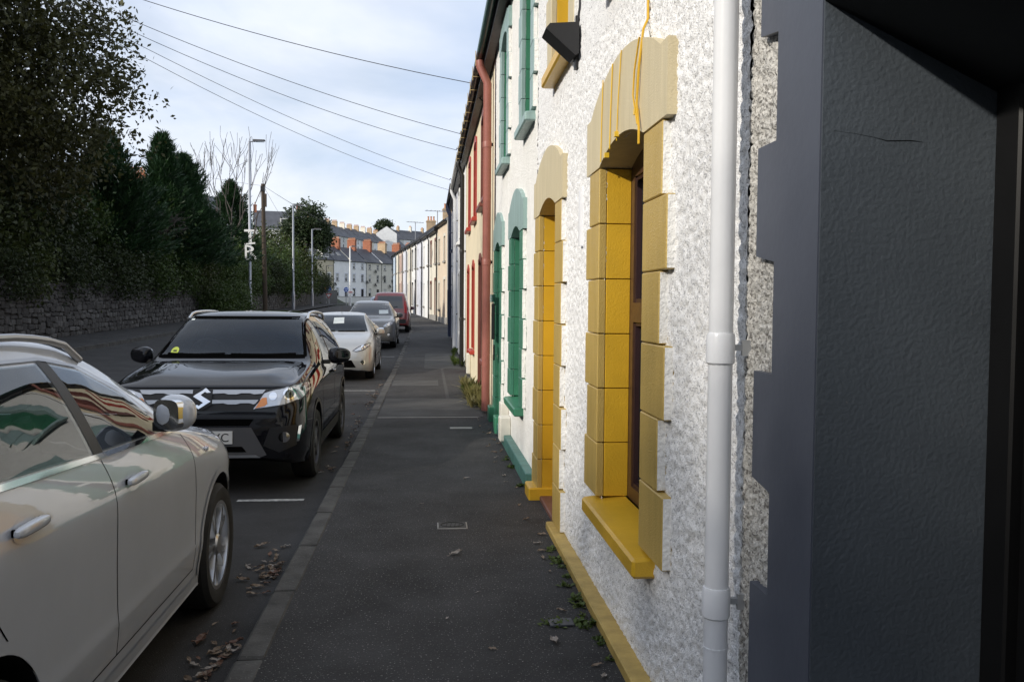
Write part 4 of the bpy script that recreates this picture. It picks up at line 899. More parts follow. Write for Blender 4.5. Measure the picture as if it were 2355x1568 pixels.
while y < 98:
    zr = float(rise(y)); dk = y < 33
    shrub(-11.75+random.uniform(-.3, .25), y, 1.75+zr, random.uniform(.75, 1.1)*(1+.0025*y), random.choice(['leaf_dark', 'leaf_dark', 'leaf_hedge']) if dk else random.choice(['leaf_shrub', 'leaf_shrub', 'leaf_hedge', 'leaf_dark']))
    shrub(-13.2+random.uniform(-.4, .4), y+.8, 2.5+zr+random.uniform(0, .5), random.uniform(1.15, 1.6), random.choice(['leaf_dark', 'leaf_dark', 'leaf_hedge', 'leaf_hedge']) if dk else random.choice(['leaf_shrub', 'leaf_dark', 'leaf_hedge', 'leaf_shrub']))
    if y < 50: shrub(-15.2+random.uniform(-.6, .6), y+.5, 3.3+random.uniform(0, .8), random.uniform(1.5, 2.1), 'leaf_dark')
    y += 1.75+.012*y
for (x, y, z, s) in ((-11.9, 70, 2.2, 2.0), (-12.7, 75, 2.6, 2.3), (-13.3, 81, 2.6, 2.5), (-13.6, 86, 2.2, 2.1), (-13.6, 90, 1.8, 1.9), (-13.2, 66, 3.2, 2.1), (-14.8, 78, 4.2, 2.3), (-13.6, 94, 1.2, 1.6)): shrub(x, y, z, s, 'leaf_hedge' if s > 2.2 else 'leaf_shrub')
for (x, y, z, s) in ((-10.7, 47.2, .9, 1.15), (-10.75, 45, .8, 1.0), (-10.7, 49, .8, 1.1)): shrub(x, y, z, s, 'leaf_shrub')

# ================================================================ CARS
def pch(tab):
    x = np.array([t[0] for t in tab], float); y = np.array([t[1] for t in tab], float); h = np.diff(x); dl = np.diff(y)/h; m = np.zeros(len(x))
    for i in range(1, len(x)-1):
        if dl[i-1]*dl[i] > 0: w1 = 2*h[i]+h[i-1]; w2 = h[i]+2*h[i-1]; m[i] = (w1+w2)/(w1/dl[i-1]+w2/dl[i])
    m[0] = dl[0]; m[-1] = dl[-1]
    def f(q):
        i = int(np.clip(np.searchsorted(x, q)-1, 0, len(h)-1)); t = (q-x[i])/h[i]
        return float((2*t**3-3*t**2+1)*y[i]+(t**3-2*t**2+t)*h[i]*m[i]+(-2*t**3+3*t**2)*y[i+1]+(t**3-t**2)*h[i]*m[i+1])
    return f
def catmull(P, per):
    P = np.array(P, float); Q = np.vstack([2*P[0]-P[1], P, 2*P[-1]-P[-2]]); out_ = []
    for i in range(1, len(Q)-2):
        n = per[i-1]
        for k in range(n):
            t = k/n; a, b, c, d = Q[i-1], Q[i], Q[i+1], Q[i+2]
            out_.append(.5*((2*b)+(-a+c)*t+(2*a-5*b+4*c-d)*t*t+(-a+3*b-3*c+d)*t**3))
    out_.append(P[-1]); return out_
def clip_cell(poly, x0, x1, y0, y1):
    for ax, lim, sg in ((0, x0, 1), (0, x1, -1), (1, y0, 1), (1, y1, -1)):
        o = []
        for i in range(len(poly)):
            a, b = poly[i-1], poly[i]; ia = (a[ax]-lim)*sg >= 0; ib = (b[ax]-lim)*sg >= 0
            if ia != ib:
                t = (lim-a[ax])/(b[ax]-a[ax]); o.append((a[0]+t*(b[0]-a[0]), a[1]+t*(b[1]-a[1])))
            if ib: o.append(b)
        poly = o
        if len(poly) < 3: return []
    return poly
def superell(rx, ry, rz, e=.55, n=16, c=(0, 0, 0)):
    b = MB(); P = []; sg = lambda v, p: math.copysign(abs(v)**p, v)
    for i in range(1, n):
        ph = -PI/2+PI*i/n
        for k in range(2*n):
            th = PI*k/n; P.append((c[0]+rx*sg(math.cos(ph), e)*sg(math.cos(th), e), c[1]+ry*sg(math.cos(ph), e)*sg(math.sin(th), e), c[2]+rz*sg(math.sin(ph), e)))
    F = []; m = 2*n
    for i in range(n-2):
        for k in range(m): F.append((i*m+k, i*m+(k+1) % m, (i+1)*m+(k+1) % m, (i+1)*m+k))
    F += [tuple(range(m))[::-1], tuple(range((n-2)*m, (n-1)*m))]
    return b.add(P, F)
class Car:
    def __init__(s, name, label, loc, rz, paint, L_, zt, zw, zb, wb, wt, ax_f, wbase, wr, arch, W_, windows=(), screen=None, rear=None, pit=True, crease=False, ridge=0., cell=.035, nst=80, group=None, archm='plastic_black'):
        s.root = thing(name, label, 'car', loc, rz, group); s.L = L_; s.cell = cell
        s.f = dict(zt=pch(zt), zw=pch(zw), zb=pch(zb), wb=pch(wb), wt=pch(wt)); s.W = W_
        s.ridge = ridge
        st = np.unique(np.round(np.concatenate([np.linspace(0, .3, 16), np.linspace(.3, L_-.3, nst), np.linspace(L_-.3, L_, 14)]), 5))
        rings = []
        for q in st: rings.append(s.section(q, crease))
        V = []; F = []; n = len(rings[0]); full = 2*n-2
        for q, rg in zip(st, rings):
            V += [(w_, -q, z) for w_, z in rg]+[(-w_, -q, z) for w_, z in rg[-2:0:-1]]
        for i in range(len(st)-1):
            for k in range(full): F.append((i*full+k, i*full+(k+1) % full, (i+1)*full+(k+1) % full, (i+1)*full+k))
        m = len(st)-1
        for base, fl in ((0, 1), (m*full, 0)):
            for k in range(n-2):      # cap strips left-right
                a, b_, c, d = base+k, base+k+1, base+(full-k-1) % full, base+(full-k) % full
                q = [a, b_, c, d] if k else [a, b_, c]
                F.append(tuple(q if fl else q[::-1]))
            q = [base+n-2, base+n-1, base+n]; F.append(tuple(q if fl else q[::-1]))
        me = bpy.data.meshes.new('body'); me.from_pydata(V, [], F); me.materials.append(MATS[paint]); me.materials.append(MATS['interior']); me.materials.append(MATS['plastic_black'])
        bm = bmesh.new(); bm.from_mesh(me); bmesh.ops.recalc_face_normals(bm, faces=bm.faces); bm.to_mesh(me); s.bvh = BVHTree.FromBMesh(bm); bm.free()
        s.body = obj('body', me, s.root)
        cut = []
        for ax in (ax_f, ax_f+wbase):
            for sd_ in (-1, 1):
                b = MB().lathe([(arch, sd_*(W_/2-.30)), (arch, sd_*(W_/2+.3))], 40, (0, -ax, wr+.012), 'x'); cut.append((b, 2))
        if pit:
            for pl in windows:
                c_ = np.mean(pl, axis=0); b = MB().prism([(-(c_[0]+(p[0]-c_[0])*.97), c_[1]+(p[1]-c_[1])*.965) for p in pl], 0, -1.5, 1.5); cut.append((b, 1))
            if screen:
                c_ = np.mean(screen[0], axis=0); b = MB().prism([(p[0]*.985, c_[1]+(p[1]-c_[1])*.97) for p in screen[0]], 1, -screen[1], -screen[2]); cut.append((b, 1))
        cs = []
        for b, mi in cut:
            mm = bpy.data.meshes.new('cut'); mm.from_pydata(b.v, [], b.f)
            for nm in (paint, 'interior', 'plastic_black'): mm.materials.append(MATS[nm])
            for p in mm.polygons: p.material_index = mi
            bm = bmesh.new(); bm.from_mesh(mm); bmesh.ops.recalc_face_normals(bm, faces=bm.faces); bm.to_mesh(mm); bm.free()
            o = bpy.data.objects.new('cut', mm); C.objects.link(o); o.matrix_world = s.body.matrix_world; cs.append(o)
            o.parent = s.root
            md = s.body.modifiers.new('b', 'BOOLEAN'); md.operation = 'DIFFERENCE'; md.object = o; md.solver = 'EXACT'
        bpy.context.view_layer.update(); dg = bpy.context.evaluated_depsgraph_get()
        nm_ = bpy.data.meshes.new_from_object(s.body.evaluated_get(dg)); s.body.modifiers.clear(); s.body.data = nm_; nm_.name = 'body'
        for o in cs: bpy.data.objects.remove(o)
        bm = bmesh.new(); bm.from_mesh(nm_); bmesh.ops.remove_doubles(bm, verts=bm.verts, dist=.0004)
        for fc in bm.faces: fc.smooth = True
        for e in bm.edges:
            if len(e.link_faces) == 2 and e.calc_face_angle(0) > math.radians(33): e.smooth = False
        bm.to_mesh(nm_); bm.free()
        gm = 'car_glass' if pit else 'window_dark'
        s.glass = []
        for pl in windows:
            for v in ('R', 'L'): s.glass.append(s.patch('side_window', pl, v, gm, .003))
        if screen: s.ws = s.patch('windscreen', screen[0], 'F', 'car_glass_dark' if pit else 'window_dark', .003)
        if rear: s.rw = s.patch('rear_window', rear, 'B', 'window_dark', .003)
        for ax in (ax_f, ax_f+wbase):
            for v in ('R', 'L'):
                P = [(ax+(arch+.035)*math.cos(t), wr+.012+(arch+.035)*math.sin(t)) for t in np.linspace(-.25, PI+.25, 26)]; Q = [(ax+(arch-.001)*math.cos(t), wr+.012+(arch-.001)*math.sin(t)) for t in np.linspace(PI+.25, -.25, 26)]
                if archm: s.ribbon('wheel_arch', [(ax+(arch+.016)*math.cos(t), wr+.012+(arch+.016)*math.sin(t)) for t in np.linspace(-.3, PI+.3, 40)], v, archm, .036, .006)
    def section(s, q, crease):
        g = {k: f(q) for k, f in s.f.items()}; zb, zw, zt, wb, wt = g['zb'], g['zw'], g['zt'], g['wb'], g['wt']; H = zw-zb; k = np.clip((zt-zw)/.4, .12, 1)
        if crease:
            lo = [(0, zb+.03), (wb*.6, zb+.02), (wb*.93, zb), (wb*.955, zb+.04), (wb*.968, zb+.12), (wb*.985, zb+.28*H), (wb*.983, zb+.36*H), (wb*.992, zb+.62*H), (wb, zb+.80*H), (wb*.985, zb+.90*H), (wb*.945, zw)]
        else:
            lo = [(0, zb+.03), (wb*.6, zb+.02), (wb*.93, zb), (wb*.97, zb+.04), (wb*.985, zb+.16*H), (wb, zb+.42*H), (wb*.996, zb+.70*H), (wb*.985, zb+.88*H), (wb*.945, zw)]
        a = lo[-1]; e_ = (wt, zt-.085*k)
        up = [(a[0]+(e_[0]-a[0])*.33+.010*k, a[1]+(e_[1]-a[1])*.36), (a[0]+(e_[0]-a[0])*.68+.010*k, a[1]+(e_[1]-a[1])*.72), e_, (wt*.92, zt-.034*k), (wt*.68, zt-.011*k), (wt*.34, zt-.002*k), (0, zt)]
        if s.ridge:
            hd = s.ridge*float(sst(.12, .35, q)*(1-sst(.85, 1.12, q))); up[-4] = (up[-4][0], up[-4][1]-hd*.3); up[-3] = (up[-3][0], up[-3][1]+hd); up[-2] = (up[-2][0], up[-2][1]+hd*.9); up[-1] = (0, up[-1][1]+hd*.7)
        P = lo+up; per = [2, 2, 2, 2]+[3]*(len(P)-5)
        R_ = catmull(P, per); R_[0] = (0, R_[0][1]); R_[-1] = (0, R_[-1][1]); return [(max(0, float(p[0])), float(p[1])) for p in R_]
    def cast(s, a, b, v):
        if v in 'RL':
            sg = 1 if v == 'R' else -1; h = s.bvh.ray_cast(Vector((sg*4, -a, b)), Vector((-sg, 0, 0)))
        elif v == 'F': h = s.bvh.ray_cast(Vector((a, 4, b)), Vector((0, -1, 0)))
        elif v == 'T': h = s.bvh.ray_cast(Vector((a, -b, 5)), Vector((0, 0, -1)))
        else: h = s.bvh.ray_cast(Vector((a, -s.L-4, b)), Vector((0, 1, 0)))
        return (h[0], h[1]) if h[0] is not None else None
    def patch(s, name, poly, v, m, off=.003, par=None, cell=None):
        cell = cell or s.cell; poly = [tuple(map(float, p)) for p in poly]; xs_ = [p[0] for p in poly]; zs_ = [p[1] for p in poly]; V = {}; vl = []; F = []
        x = math.floor(min(xs_)/cell)*cell
        while x < max(xs_):
            z = math.floor(min(zs_)/cell)*cell
            while z < max(zs_):
                c = clip_cell(poly, x, x+cell, z, z+cell)
                if len(c) >= 3:
                    ix = []
                    for p in c:
                        k = (round(p[0], 5), round(p[1], 5))
                        if k not in V:
                            h = s.cast(p[0], p[1], v)
                            if h is None: V[k] = None
                            else: V[k] = len(vl); vl.append(tuple(h[0]+h[1]*off))
                        ix.append(V[k])
                    ix2 = [i for n_, i in enumerate(ix) if i is not None and i not in ix[:n_]]
                    if len(ix2) >= 3: F.append(tuple(ix2))
                z += cell
            x += cell
        me = bpy.data.meshes.new(name); me.from_pydata(vl, [], F); me.materials.append(MATS[m])
        bm = bmesh.new(); bm.from_mesh(me); bmesh.ops.recalc_face_normals(bm, faces=bm.faces)
        if bm.faces:
            fc = max(bm.faces, key=lambda f: f.calc_area()); d = {'R': (1, 0, 0), 'L': (-1, 0, 0), 'F': (0, 1, 0), 'B': (0, -1, 0), 'T': (0, 0, 1)}[v]
            if fc.normal.dot(Vector(d)) < 0: bmesh.ops.reverse_faces(bm, faces=bm.faces)
        for fc in bm.faces: fc.smooth = True
        bm.to_mesh(me); bm.free(); return obj(name, me, par or s.root)
    def ribbon(s, name, line, v, m, width, off=.001, par=None, closed=False):
        P = []
        ln = list(line)+([line[0]] if closed else [])
        for a, b in zip(ln, ln[1:]):
            n = max(1, int(math.hypot(b[0]-a[0], b[1]-a[1])/.04)); P += [(a[0]+(b[0]-a[0])*i/n, a[1]+(b[1]-a[1])*i/n) for i in range(n)]
        P.append(ln[-1]); V = []; F = []; ok = []
        for i, p in enumerate(P):
            a, b = P[max(0, i-1)], P[min(len(P)-1, i+1)]; d = math.hypot(b[0]-a[0], b[1]-a[1]) or 1; nx, ny = -(b[1]-a[1])/d*width/2, (b[0]-a[0])/d*width/2
            h1 = s.cast(p[0]+nx, p[1]+ny, v); h2 = s.cast(p[0]-nx, p[1]-ny, v)
            if h1 and h2: V += [tuple(h1[0]+h1[1]*off), tuple(h2[0]+h2[1]*off)]; ok.append(True)
            else: V += [(0, 0, 0), (0, 0, 0)]; ok.append(False)
        for i in range(len(P)-1):
            if ok[i] and ok[i+1]: F.append((2*i, 2*i+1, 2*i+3, 2*i+2))
        used = sorted({i for f in F for i in f}); mp = {u: i for i, u in enumerate(used)}
        me = bpy.data.meshes.new(name); me.from_pydata([V[u] for u in used], [], [tuple(mp[i] for i in f) for f in F]); me.materials.append(MATS[m])
        for p in me.polygons: p.use_smooth = True
        return obj(name, me, par or s.root)
def wheel_parts(r, w_, rim, style, alloy='alloy'):
    ty = MB().lathe([(rim+.005, -w_/2+.01), (rim+.03, -w_/2), (r-.03, -w_/2), (r-.006, -w_/2+.025), (r, -w_/2+.05), (r, w_/2-.05), (r-.006, w_/2-.025), (r-.03, w_/2), (rim+.03, w_/2), (rim+.005, w_/2-.01)], 36, axis='x', closed=True).mesh('tyre', 'tyre', 30)
    b = MB().lathe([(rim+.008, w_/2-.008), (rim-.012, w_/2-.01), (rim-.018, w_/2-.05), (rim-.03, -w_/2+.02), (rim+.006, -w_/2+.012)], 36, axis='x', closed=True)
    n = {'double': 5, 'multi': 5, 'steel': 8}[style]; x0, x1 = w_/2-.055, w_/2-.02
    for k in range(n):
        a = 2*PI*k/n+.3
        for da in ((-.16, .16) if style == 'double' else (0,)):
            hw = .022 if style == 'double' else .042; P = []
            for rad, wd, off in ((.05, hw*1.1, da*.4), (rim*.6, hw*.85, da*.9), (rim-.012, hw*1.0, da*1.25)):
                P.append((rad, wd, off))
            for (ra, wa, oa), (rb_, wb_, ob) in zip(P, P[1:]):
                vs = []
                for xx in (x0, x1):
                    for (rq, wq, oq) in ((ra, wa, oa), (rb_, wb_, ob)):
                        cx, cz = rq*math.cos(a+oq), rq*math.sin(a+oq); tx, tz = -math.sin(a+oq), math.cos(a+oq); ww = wq*(1 if xx == x0 else .7)
                        vs += [(xx-.02*(1-rq/rim)*0, cx+tx*ww, cz+tz*ww), (xx, cx-tx*ww, cz-tz*ww)]
                b.add(vs, [(0, 1, 3, 2), (4, 6, 7, 5), (0, 2, 6, 4), (1, 5, 7, 3), (0, 4, 5, 1), (2, 3, 7, 6)])
    b.lathe([(.062, x0-.01), (.062, x1+.002), (.05, x1+.012), (.0, x1+.014)], 20, axis='x'); rm = b.mesh('rim', alloy, 30)
    dk = MB().lathe([(rim-.03, -.02), (rim-.03, -.01), (.02, -.01)], 28, axis='x').mesh('brake_disc', 'alloy_dark', 30)
    return ty, rm, dk
def add_wheels(car, ax_f, wbase, r, w_, rim, style, track, alloy='alloy'):
    ty, rm, dk = wheel_parts(r, w_, rim, style, alloy)
    for q in (ax_f, ax_f+wbase):
        for sg in (1, -1):
            wh = bpy.data.objects.new('wheel', ty); C.objects.link(wh); wh.parent = car.root; wh.location = (sg*track, -q, r); wh.rotation_euler = (random.uniform(0, 6), 0, 0 if sg > 0 else PI)
            obj('rim', rm, wh); obj('brake_disc', dk, wh)
def mirrors(car, q, z, x, m, rx=.105, ry=.075, rz_=.075, glassback=True, e=.7):
    for sg in (1, -1):
        b = superell(rx, ry, rz_, e, 12, (0, 0, 0)); b.v = [(vx, vy*(1-.25*vx*sg/rx), vz*(1-.18*vx*sg/rx)) for vx, vy, vz in b.v]
        o = b.build('door_mirror', m, car.root, True, (sg*(x+rx), -q, z))
        MB().prism([(math.copysign(abs(math.cos(t))**.55, math.cos(t))*rx*.80-sg*rx*.04, math.copysign(abs(math.sin(t))**.55, math.sin(t))*rz_*.80) for t in np.linspace(0, 2*PI, 25)[:-1]], 1, -ry*.93, -ry*.3).build('mirror_glass', 'mirror_glass', o, 30); o.rotation_euler.z = -sg*.42
        MB().prism([(-.02, -rz_*.9), (.05, -rz_*.9), (.05, -rz_*.4), (-.02, -rz_*.4)], 1, -.03, .03).build('stalk', 'plastic_black', o).location = (-sg*(rx+.01), 0, -.01)
def handle(car, q, z, m, v='R', ln=.21):
    h = car.cast(q, z, v)
    if not h: return
    sg = 1 if v == 'R' else -1; rec = car.patch('handle_recess', [(q+.10*math.cos(t)*.85, z-.004+.038*math.sin(t)) for t in np.linspace(0, 2*PI, 14)[:-1]], v, m, .0012)
    o = superell(.016, ln/2, .0165, .6, 10).build('door_handle', m, car.root, True, tuple(h[0]+h[1]*.022)); MB().box(-.02, .005, -ln*.42, -ln*.36, -.01, .01).box(-.02, .005, ln*.36, ln*.42, -.01, .01).build('mount', 'gap', o).scale.x = sg
def rails(car, qa, qb, m, inset=.97, up=.035, r=.016):
    for sg in (1, -1):
        P = []
        for q in np.linspace(qa, qb, 16):
            wt_, zt_ = car.f['wt'](q)*inset, car.f['zt'](q); e = min(1, (q-qa)/.14+.001, (qb-q)/.14+.001); P.append((sg*wt_, -q, zt_-.075+up*min(1, max(0, e))+.015))
        MB().tube(P, r, 8).build('roof_rail', m, car.root, True)
def seats(car, rows, xo=.36):
    for q, z in rows:
        for sg in (1, -1):
            o = superell(.22, .07, .30, .6, 10, (sg*xo, -q, z)).build('seat', 'seat', car.root, True); superell(.12, .05, .09, .6, 8, (sg*xo, -q-.03, z+.39)).build('headrest', 'seat', o, True)
def steering(car, q, z, x):
    b = MB(); P = [(x+.18*math.cos(t), -q+.06*math.sin(t), z+.17*math.sin(t)) for t in np.linspace(0, 2*PI, 25)]; b.tube(P, .016, 8, False); b.box(x-.17, x+.17, -q-.01, -q+.02, z-.03, z+.02); b.build('steering_wheel', 'plastic_grey', car.root, True)
def numplate(car, x, z, v, m, txt, w_=.52, h_=.112, tx=0., ax=0.):
    h = car.cast(x, z, v); p = h[0]+h[1]*.012; sg = 1 if v == 'F' else -1
    o = MB().box(-w_/2, w_/2, -.005, .005, -h_/2, h_/2).build('number_plate', m, car.root, False, tuple(p))
    if txt:
        t = obj('lettering', textmesh(txt, .105, 'ink'), o, (tx, sg*.006, -.004), (PI/2, 0, PI if v == 'F' else 0))
    return o
def circ(x, z, r, n=18): return [(x+r*math.cos(2*PI*i/n), z+r*math.sin(2*PI*i/n)) for i in range(n)]
def mir(P): return [(-x, z) for x, z in P][::-1]

# ---- white compact SUV, facing away, parked at the kerb
A1 = Car('white_suv', 'glossy white compact SUV parked nearest, right side reflecting the painted houses', (-2.06, 5.82, -.1), 0, 'paint_white', 4.385,
    [(0, .58), (.03, .68), (.08, .76), (.2, .85), (.5, .945), (1.0, 1.04), (1.25, 1.09), (1.36, 1.12), (1.7, 1.33), (2.05, 1.50), (2.3, 1.565), (2.7, 1.595), (3.1, 1.585), (3.6, 1.53), (3.9, 1.43), (4.15, 1.2), (4.3, .98), (4.36, .8), (4.385, .62)],
    [(0, .52), (.08, .68), (.3, .81), (.9, .965), (1.5, 1.06), (2.5, 1.115), (3.6, 1.175), (4.1, 1.12), (4.385, .58)], [(0, .32), (.1, .27), (.5, .23), (3.6, .23), (4.1, .3), (4.385, .4)],
    [(0, .50), (.04, .60), (.12, .71), (.3, .82), (.7, .90), (1.4, .915), (3.4, .915), (3.9, .88), (4.25, .78), (4.385, .6)], [(0, .5), (.12, .68), (.5, .76), (1.2, .78), (1.4, .77), (1.8, .69), (2.2, .63), (2.6, .615), (3.4, .59), (3.9, .56), (4.2, .6), (4.385, .5)],
    .87, 2.603, .345, .392, 1.83, windows=[[(1.66, 1.105), (1.92, 1.29), (2.2, 1.415), (2.44, 1.46), (2.47, 1.14)], [(2.57, 1.145), (2.535, 1.468), (2.95, 1.475), (3.3, 1.44), (3.58, 1.30), (3.62, 1.205)]],
    screen=([(-.70, 1.14), (.70, 1.14), (.58, 1.50), (-.58, 1.50)], 1.36, 2.6), rear=[(-.52, 1.15), (.52, 1.15), (.48, 1.42), (-.48, 1.42)], crease=True, archm='paint_white')
add_wheels(A1, .87, 2.603, .345, .235, .235, 'double', .79)
mirrors(A1, 1.93, 1.215, .895, 'paint_white', .082, .078, .080, e=.85)
for q, z in ((2.30, 1.00), (3.22, 1.045)):
    for v in 'RL': handle(A1, q, z, 'paint_white', v)
rails(A1, 2.1, 4.0, 'satin_silver', .99, .035, .014)
for v in 'RL':
    A1.ribbon('window_trim', [(1.56, 1.088), (2.5, 1.128), (3.7, 1.192)], v, 'chrome', .017, .007)
    A1.ribbon('window_trim', [(1.64, 1.11), (1.90, 1.305), (2.19, 1.432), (2.5, 1.482), (2.95, 1.49), (3.32, 1.455), (3.62, 1.315), (3.7, 1.2)], v, 'satin_silver', .012, .007)
    A1.patch('pillar_cover', [(2.475, 1.135), (2.445, 1.47), (2.53, 1.475), (2.565, 1.14)], v, 'plastic_black', .004)
    A1.ribbon('panel_gap', [(2.52, 1.115), (2.50, .95), (2.47, .6), (2.45, .36)], v, 'gap', .006); A1.ribbon('panel_gap', [(1.50, 1.06), (1.44, .95), (1.38, .75), (1.37, .5), (1.38, .36)], v, 'gap', .006)
    A1.ribbon('panel_gap', [(3.66, 1.17), (3.56, 1.0), (3.42, .86), (3.30, .72), (3.10, .55), (3.02, .36)], v, 'gap', .006); A1.ribbon('panel_gap', [(1.38, .36), (3.02, .36)], v, 'gap', .006)
    A1.ribbon('sill_trim', [(1.32, .29), (3.04, .29)], v, 'paint_white', .05, .012)
    A1.patch('headlamp', [(.10, .66), (.30, .84), (.52, .84), (.30, .72)], v, 'lamp_clear', .004)
h_ = A1.cast(1.16, .93, 'R'); obj('badge', textmesh('S line', .045, 'chrome'), A1.root, tuple(h_[0]+h_[1]*.003), (PI/2, 0, PI/2))
seats(A1, ((2.5, .95), (3.35, .98))); steering(A1, 1.95, 1.05, .37)
numplate(A1, 0, .78, 'B', 'plate_yellow', '')

# ---- black compact SUV facing the viewer
V1 = Car('black_suv', 'shiny black compact SUV facing up the street with silver grille bars', (-1.96, 7.76, -.1), PI, 'paint_black', 4.175,
    [(0, .70), (.02, .80), (.05, .895), (.10, .955), (.3, 1.00), (.9, 1.085), (1.10, 1.115), (1.18, 1.14), (1.6, 1.40), (1.95, 1.56), (2.2, 1.595), (2.7, 1.605), (3.3, 1.585), (3.8, 1.54), (3.95, 1.42), (4.08, 1.12), (4.14, .95), (4.175, .75)],
    [(0, .62), (.05, .78), (.12, .87), (.3, .94), (1.1, 1.03), (2, 1.06), (3.5, 1.10), (4.0, 1.05), (4.175, .68)], [(0, .32), (.1, .27), (.4, .23), (1, .22), (3.4, .24), (4, .3), (4.175, .4)],
    [(0, .70), (.03, .765), (.10, .83), (.25, .872), (.6, .886), (3.4, .886), (3.9, .85), (4.1, .78), (4.175, .66)], [(0, .62), (.1, .74), (.5, .78), (1.1, .775), (1.2, .765), (1.6, .69), (2.0, .635), (2.4, .62), (3.6, .60), (3.95, .58), (4.1, .6), (4.175, .55)],
    .86, 2.5, .335, .385, 1.775, windows=[[(1.45, 1.075), (1.75, 1.32), (1.95, 1.43), (2.35, 1.475), (2.36, 1.09)], [(2.44, 1.095), (2.43, 1.478), (3.08, 1.462), (3.18, 1.13)], [(3.25, 1.135), (3.16, 1.458), (3.5, 1.43), (3.66, 1.22)]],
    screen=([(-.715, 1.15), (.715, 1.15), (.60, 1.525), (-.60, 1.525)], 1.2, 2.5), rear=[(-.5, 1.15), (.5, 1.15), (.46, 1.45), (-.46, 1.45)], ridge=.028)
add_wheels(V1, .86, 2.5, .335, .215, .22, 'multi', .775, 'alloy_dark')
mirrors(V1, 1.62, 1.14, .90, 'paint_black', .12, .07, .085, e=.75)
rails(V1, 2.0, 3.8, 'silver_trim', 1.0, .04, .017)
GR = [(-.56, .93), (.56, .93), (.44, .745), (-.44, .745)]
gr = V1.patch('grille', GR, 'F', 'plastic_black', .004)
for z0_, z1_, w0, w1 in ((.882, .918, .535, .51), (.800, .838, .48, .455)):
    for sg in (1, -1):
        P = [(sg*.085, z1_), (sg*w0, z1_), (sg*w1, z0_+.006), (sg*.44, z0_), (sg*.40, z0_+.010), (sg*.33, z0_+.010), (sg*.29, z0_), (sg*.22, z0_), (sg*.18, z0_+.010), (sg*.085, z0_+.006)]
        V1.patch('grille_bar', P if sg > 0 else P[::-1], 'F', 'satin_silver', .016, gr)
em = V1.patch('emblem', [(.095*math.cos(PI/6+k*PI/3), .845+.095*math.sin(PI/6+k*PI/3)) for k in range(6)], 'F', 'plastic_black', .022)
S_ = [(-.075, .0), (.0, .05), (.052, .083), (.07, .065), (.02, .033), (.075, -.0), (.012, -.042), (-.012, -.03), (.03, .003), (-.03, .003)]
Sa = [(-.078, .018), (.03, .083), (.062, .062), (.072, .045), (.035, .045), (.0, .022), (.075, -.03), (.07, -.045), (-.03, -.085), (-.062, -.06), (-.072, -.045), (-.035, -.045), (.0, -.022)]
Sp = [(-.075, .02), (.025, .082), (.072, .05), (.038, .046), (.022, .055), (-.012, .03), (.075, -.022), (-.025, -.084), (-.072, -.052), (-.038, -.048), (-.022, -.057), (.012, -.032)]
V1.patch('emblem_letter', [(-x, .845+z) for x, z in Sp][::-1], 'F', 'chrome', .028, em, .02)
for sg in (1, -1):
    f = (lambda P: P) if sg > 0 else mir
    hl = V1.patch('headlight', f([(.43, .757), (.52, .90), (.60, .925), (.83, .965), (.875, .93), (.84, .845), (.70, .795)]), 'F', 'lamp_clear', .004)
    V1.patch('reflector', f(circ(.735, .885, .052)), 'F', 'lamp_chrome', .008, hl, .02); V1.patch('lens', f(circ(.735, .885, .036)), 'F', 'car_glass_dark', .012, hl, .02); V1.patch('reflector', f(circ(.60, .87, .034)), 'F', 'lamp_chrome', .008, hl, .02)
    V1.patch('indicator', f([(.45, .765), (.505, .855), (.545, .86), (.555, .805), (.53, .785)]), 'F', 'lamp_amber', .008, hl, .02)
    V1.ribbon('headlight_rim', f([(.43, .757), (.52, .90), (.60, .925), (.83, .965), (.875, .93), (.84, .845), (.70, .795)]), 'F', 'plastic_black', .010, .006, hl, True)
    fg = V1.patch('foglight', f(circ(.70, .515, .085)), 'F', 'plastic_black', .005); V1.patch('lens', f(circ(.70, .515, .046)), 'F', 'lamp_chrome', .012, fg, .02); V1.patch('bumper_corner', f([(.52, .44), (.58, .60), (.80, .62), (.80, .44), (.66, .38)]), 'F', 'plastic_black', .003)
    V1.patch('daytime_light', f([(.795, .47), (.812, .605), (.832, .61), (.815, .47)]), 'F', 'lamp_chrome', .008)
V1.patch('lower_panel', [(-.55, .36), (-.42, .60), (.42, .60), (.55, .36), (.5, .34), (-.5, .34)], 'F', 'plastic_grey', .004); V1.patch('lower_intake', [(-.40, .615), (.40, .615), (.44, .675), (-.44, .675)], 'F', 'gap', .004); V1.patch('lower_slot', [(-.38, .385), (.38, .385), (.34, .435), (-.34, .435)], 'F', 'gap', .007)
V1.patch('skid_plate', [(-.5, .335), (.5, .335), (.46, .36), (-.46, .36)], 'F', 'satin_silver', .008)
numplate(V1, 0, .515, 'F', 'plate_white', 'YC', .52, .112, -.165)
for v in 'RL':
    V1.ribbon('panel_gap', [(2.42, 1.08), (2.40, .8), (2.36, .36)], v, 'gap', .006); V1.ribbon('panel_gap', [(1.40, 1.03), (1.32, .8), (1.33, .36)], v, 'gap', .006); V1.ribbon('sill_cladding', [(1.30, .32), (2.92, .32)], v, 'plastic_black', .12, .006); V1.patch('pillar_cover', [(2.365, 1.085), (2.355, 1.475), (2.425, 1.477), (2.435, 1.09)], v, 'plastic_black', .004)
    handle(V1, 2.25, .93, 'paint_black', v); handle(V1, 3.1, .95, 'paint_black', v)
V1.ribbon('bonnet_gap', [(-.80, .95), (-.56, .94), (.56, .94), (.80, .95)], 'F', 'gap', .007)
for pts in ([(-.62, 1.165), (-.30, 1.155), (.02, 1.16)], [(.08, 1.165), (.38, 1.155), (.64, 1.165)]): V1.ribbon('wiper', pts, 'F', 'gap', .022, .012, V1.ws)
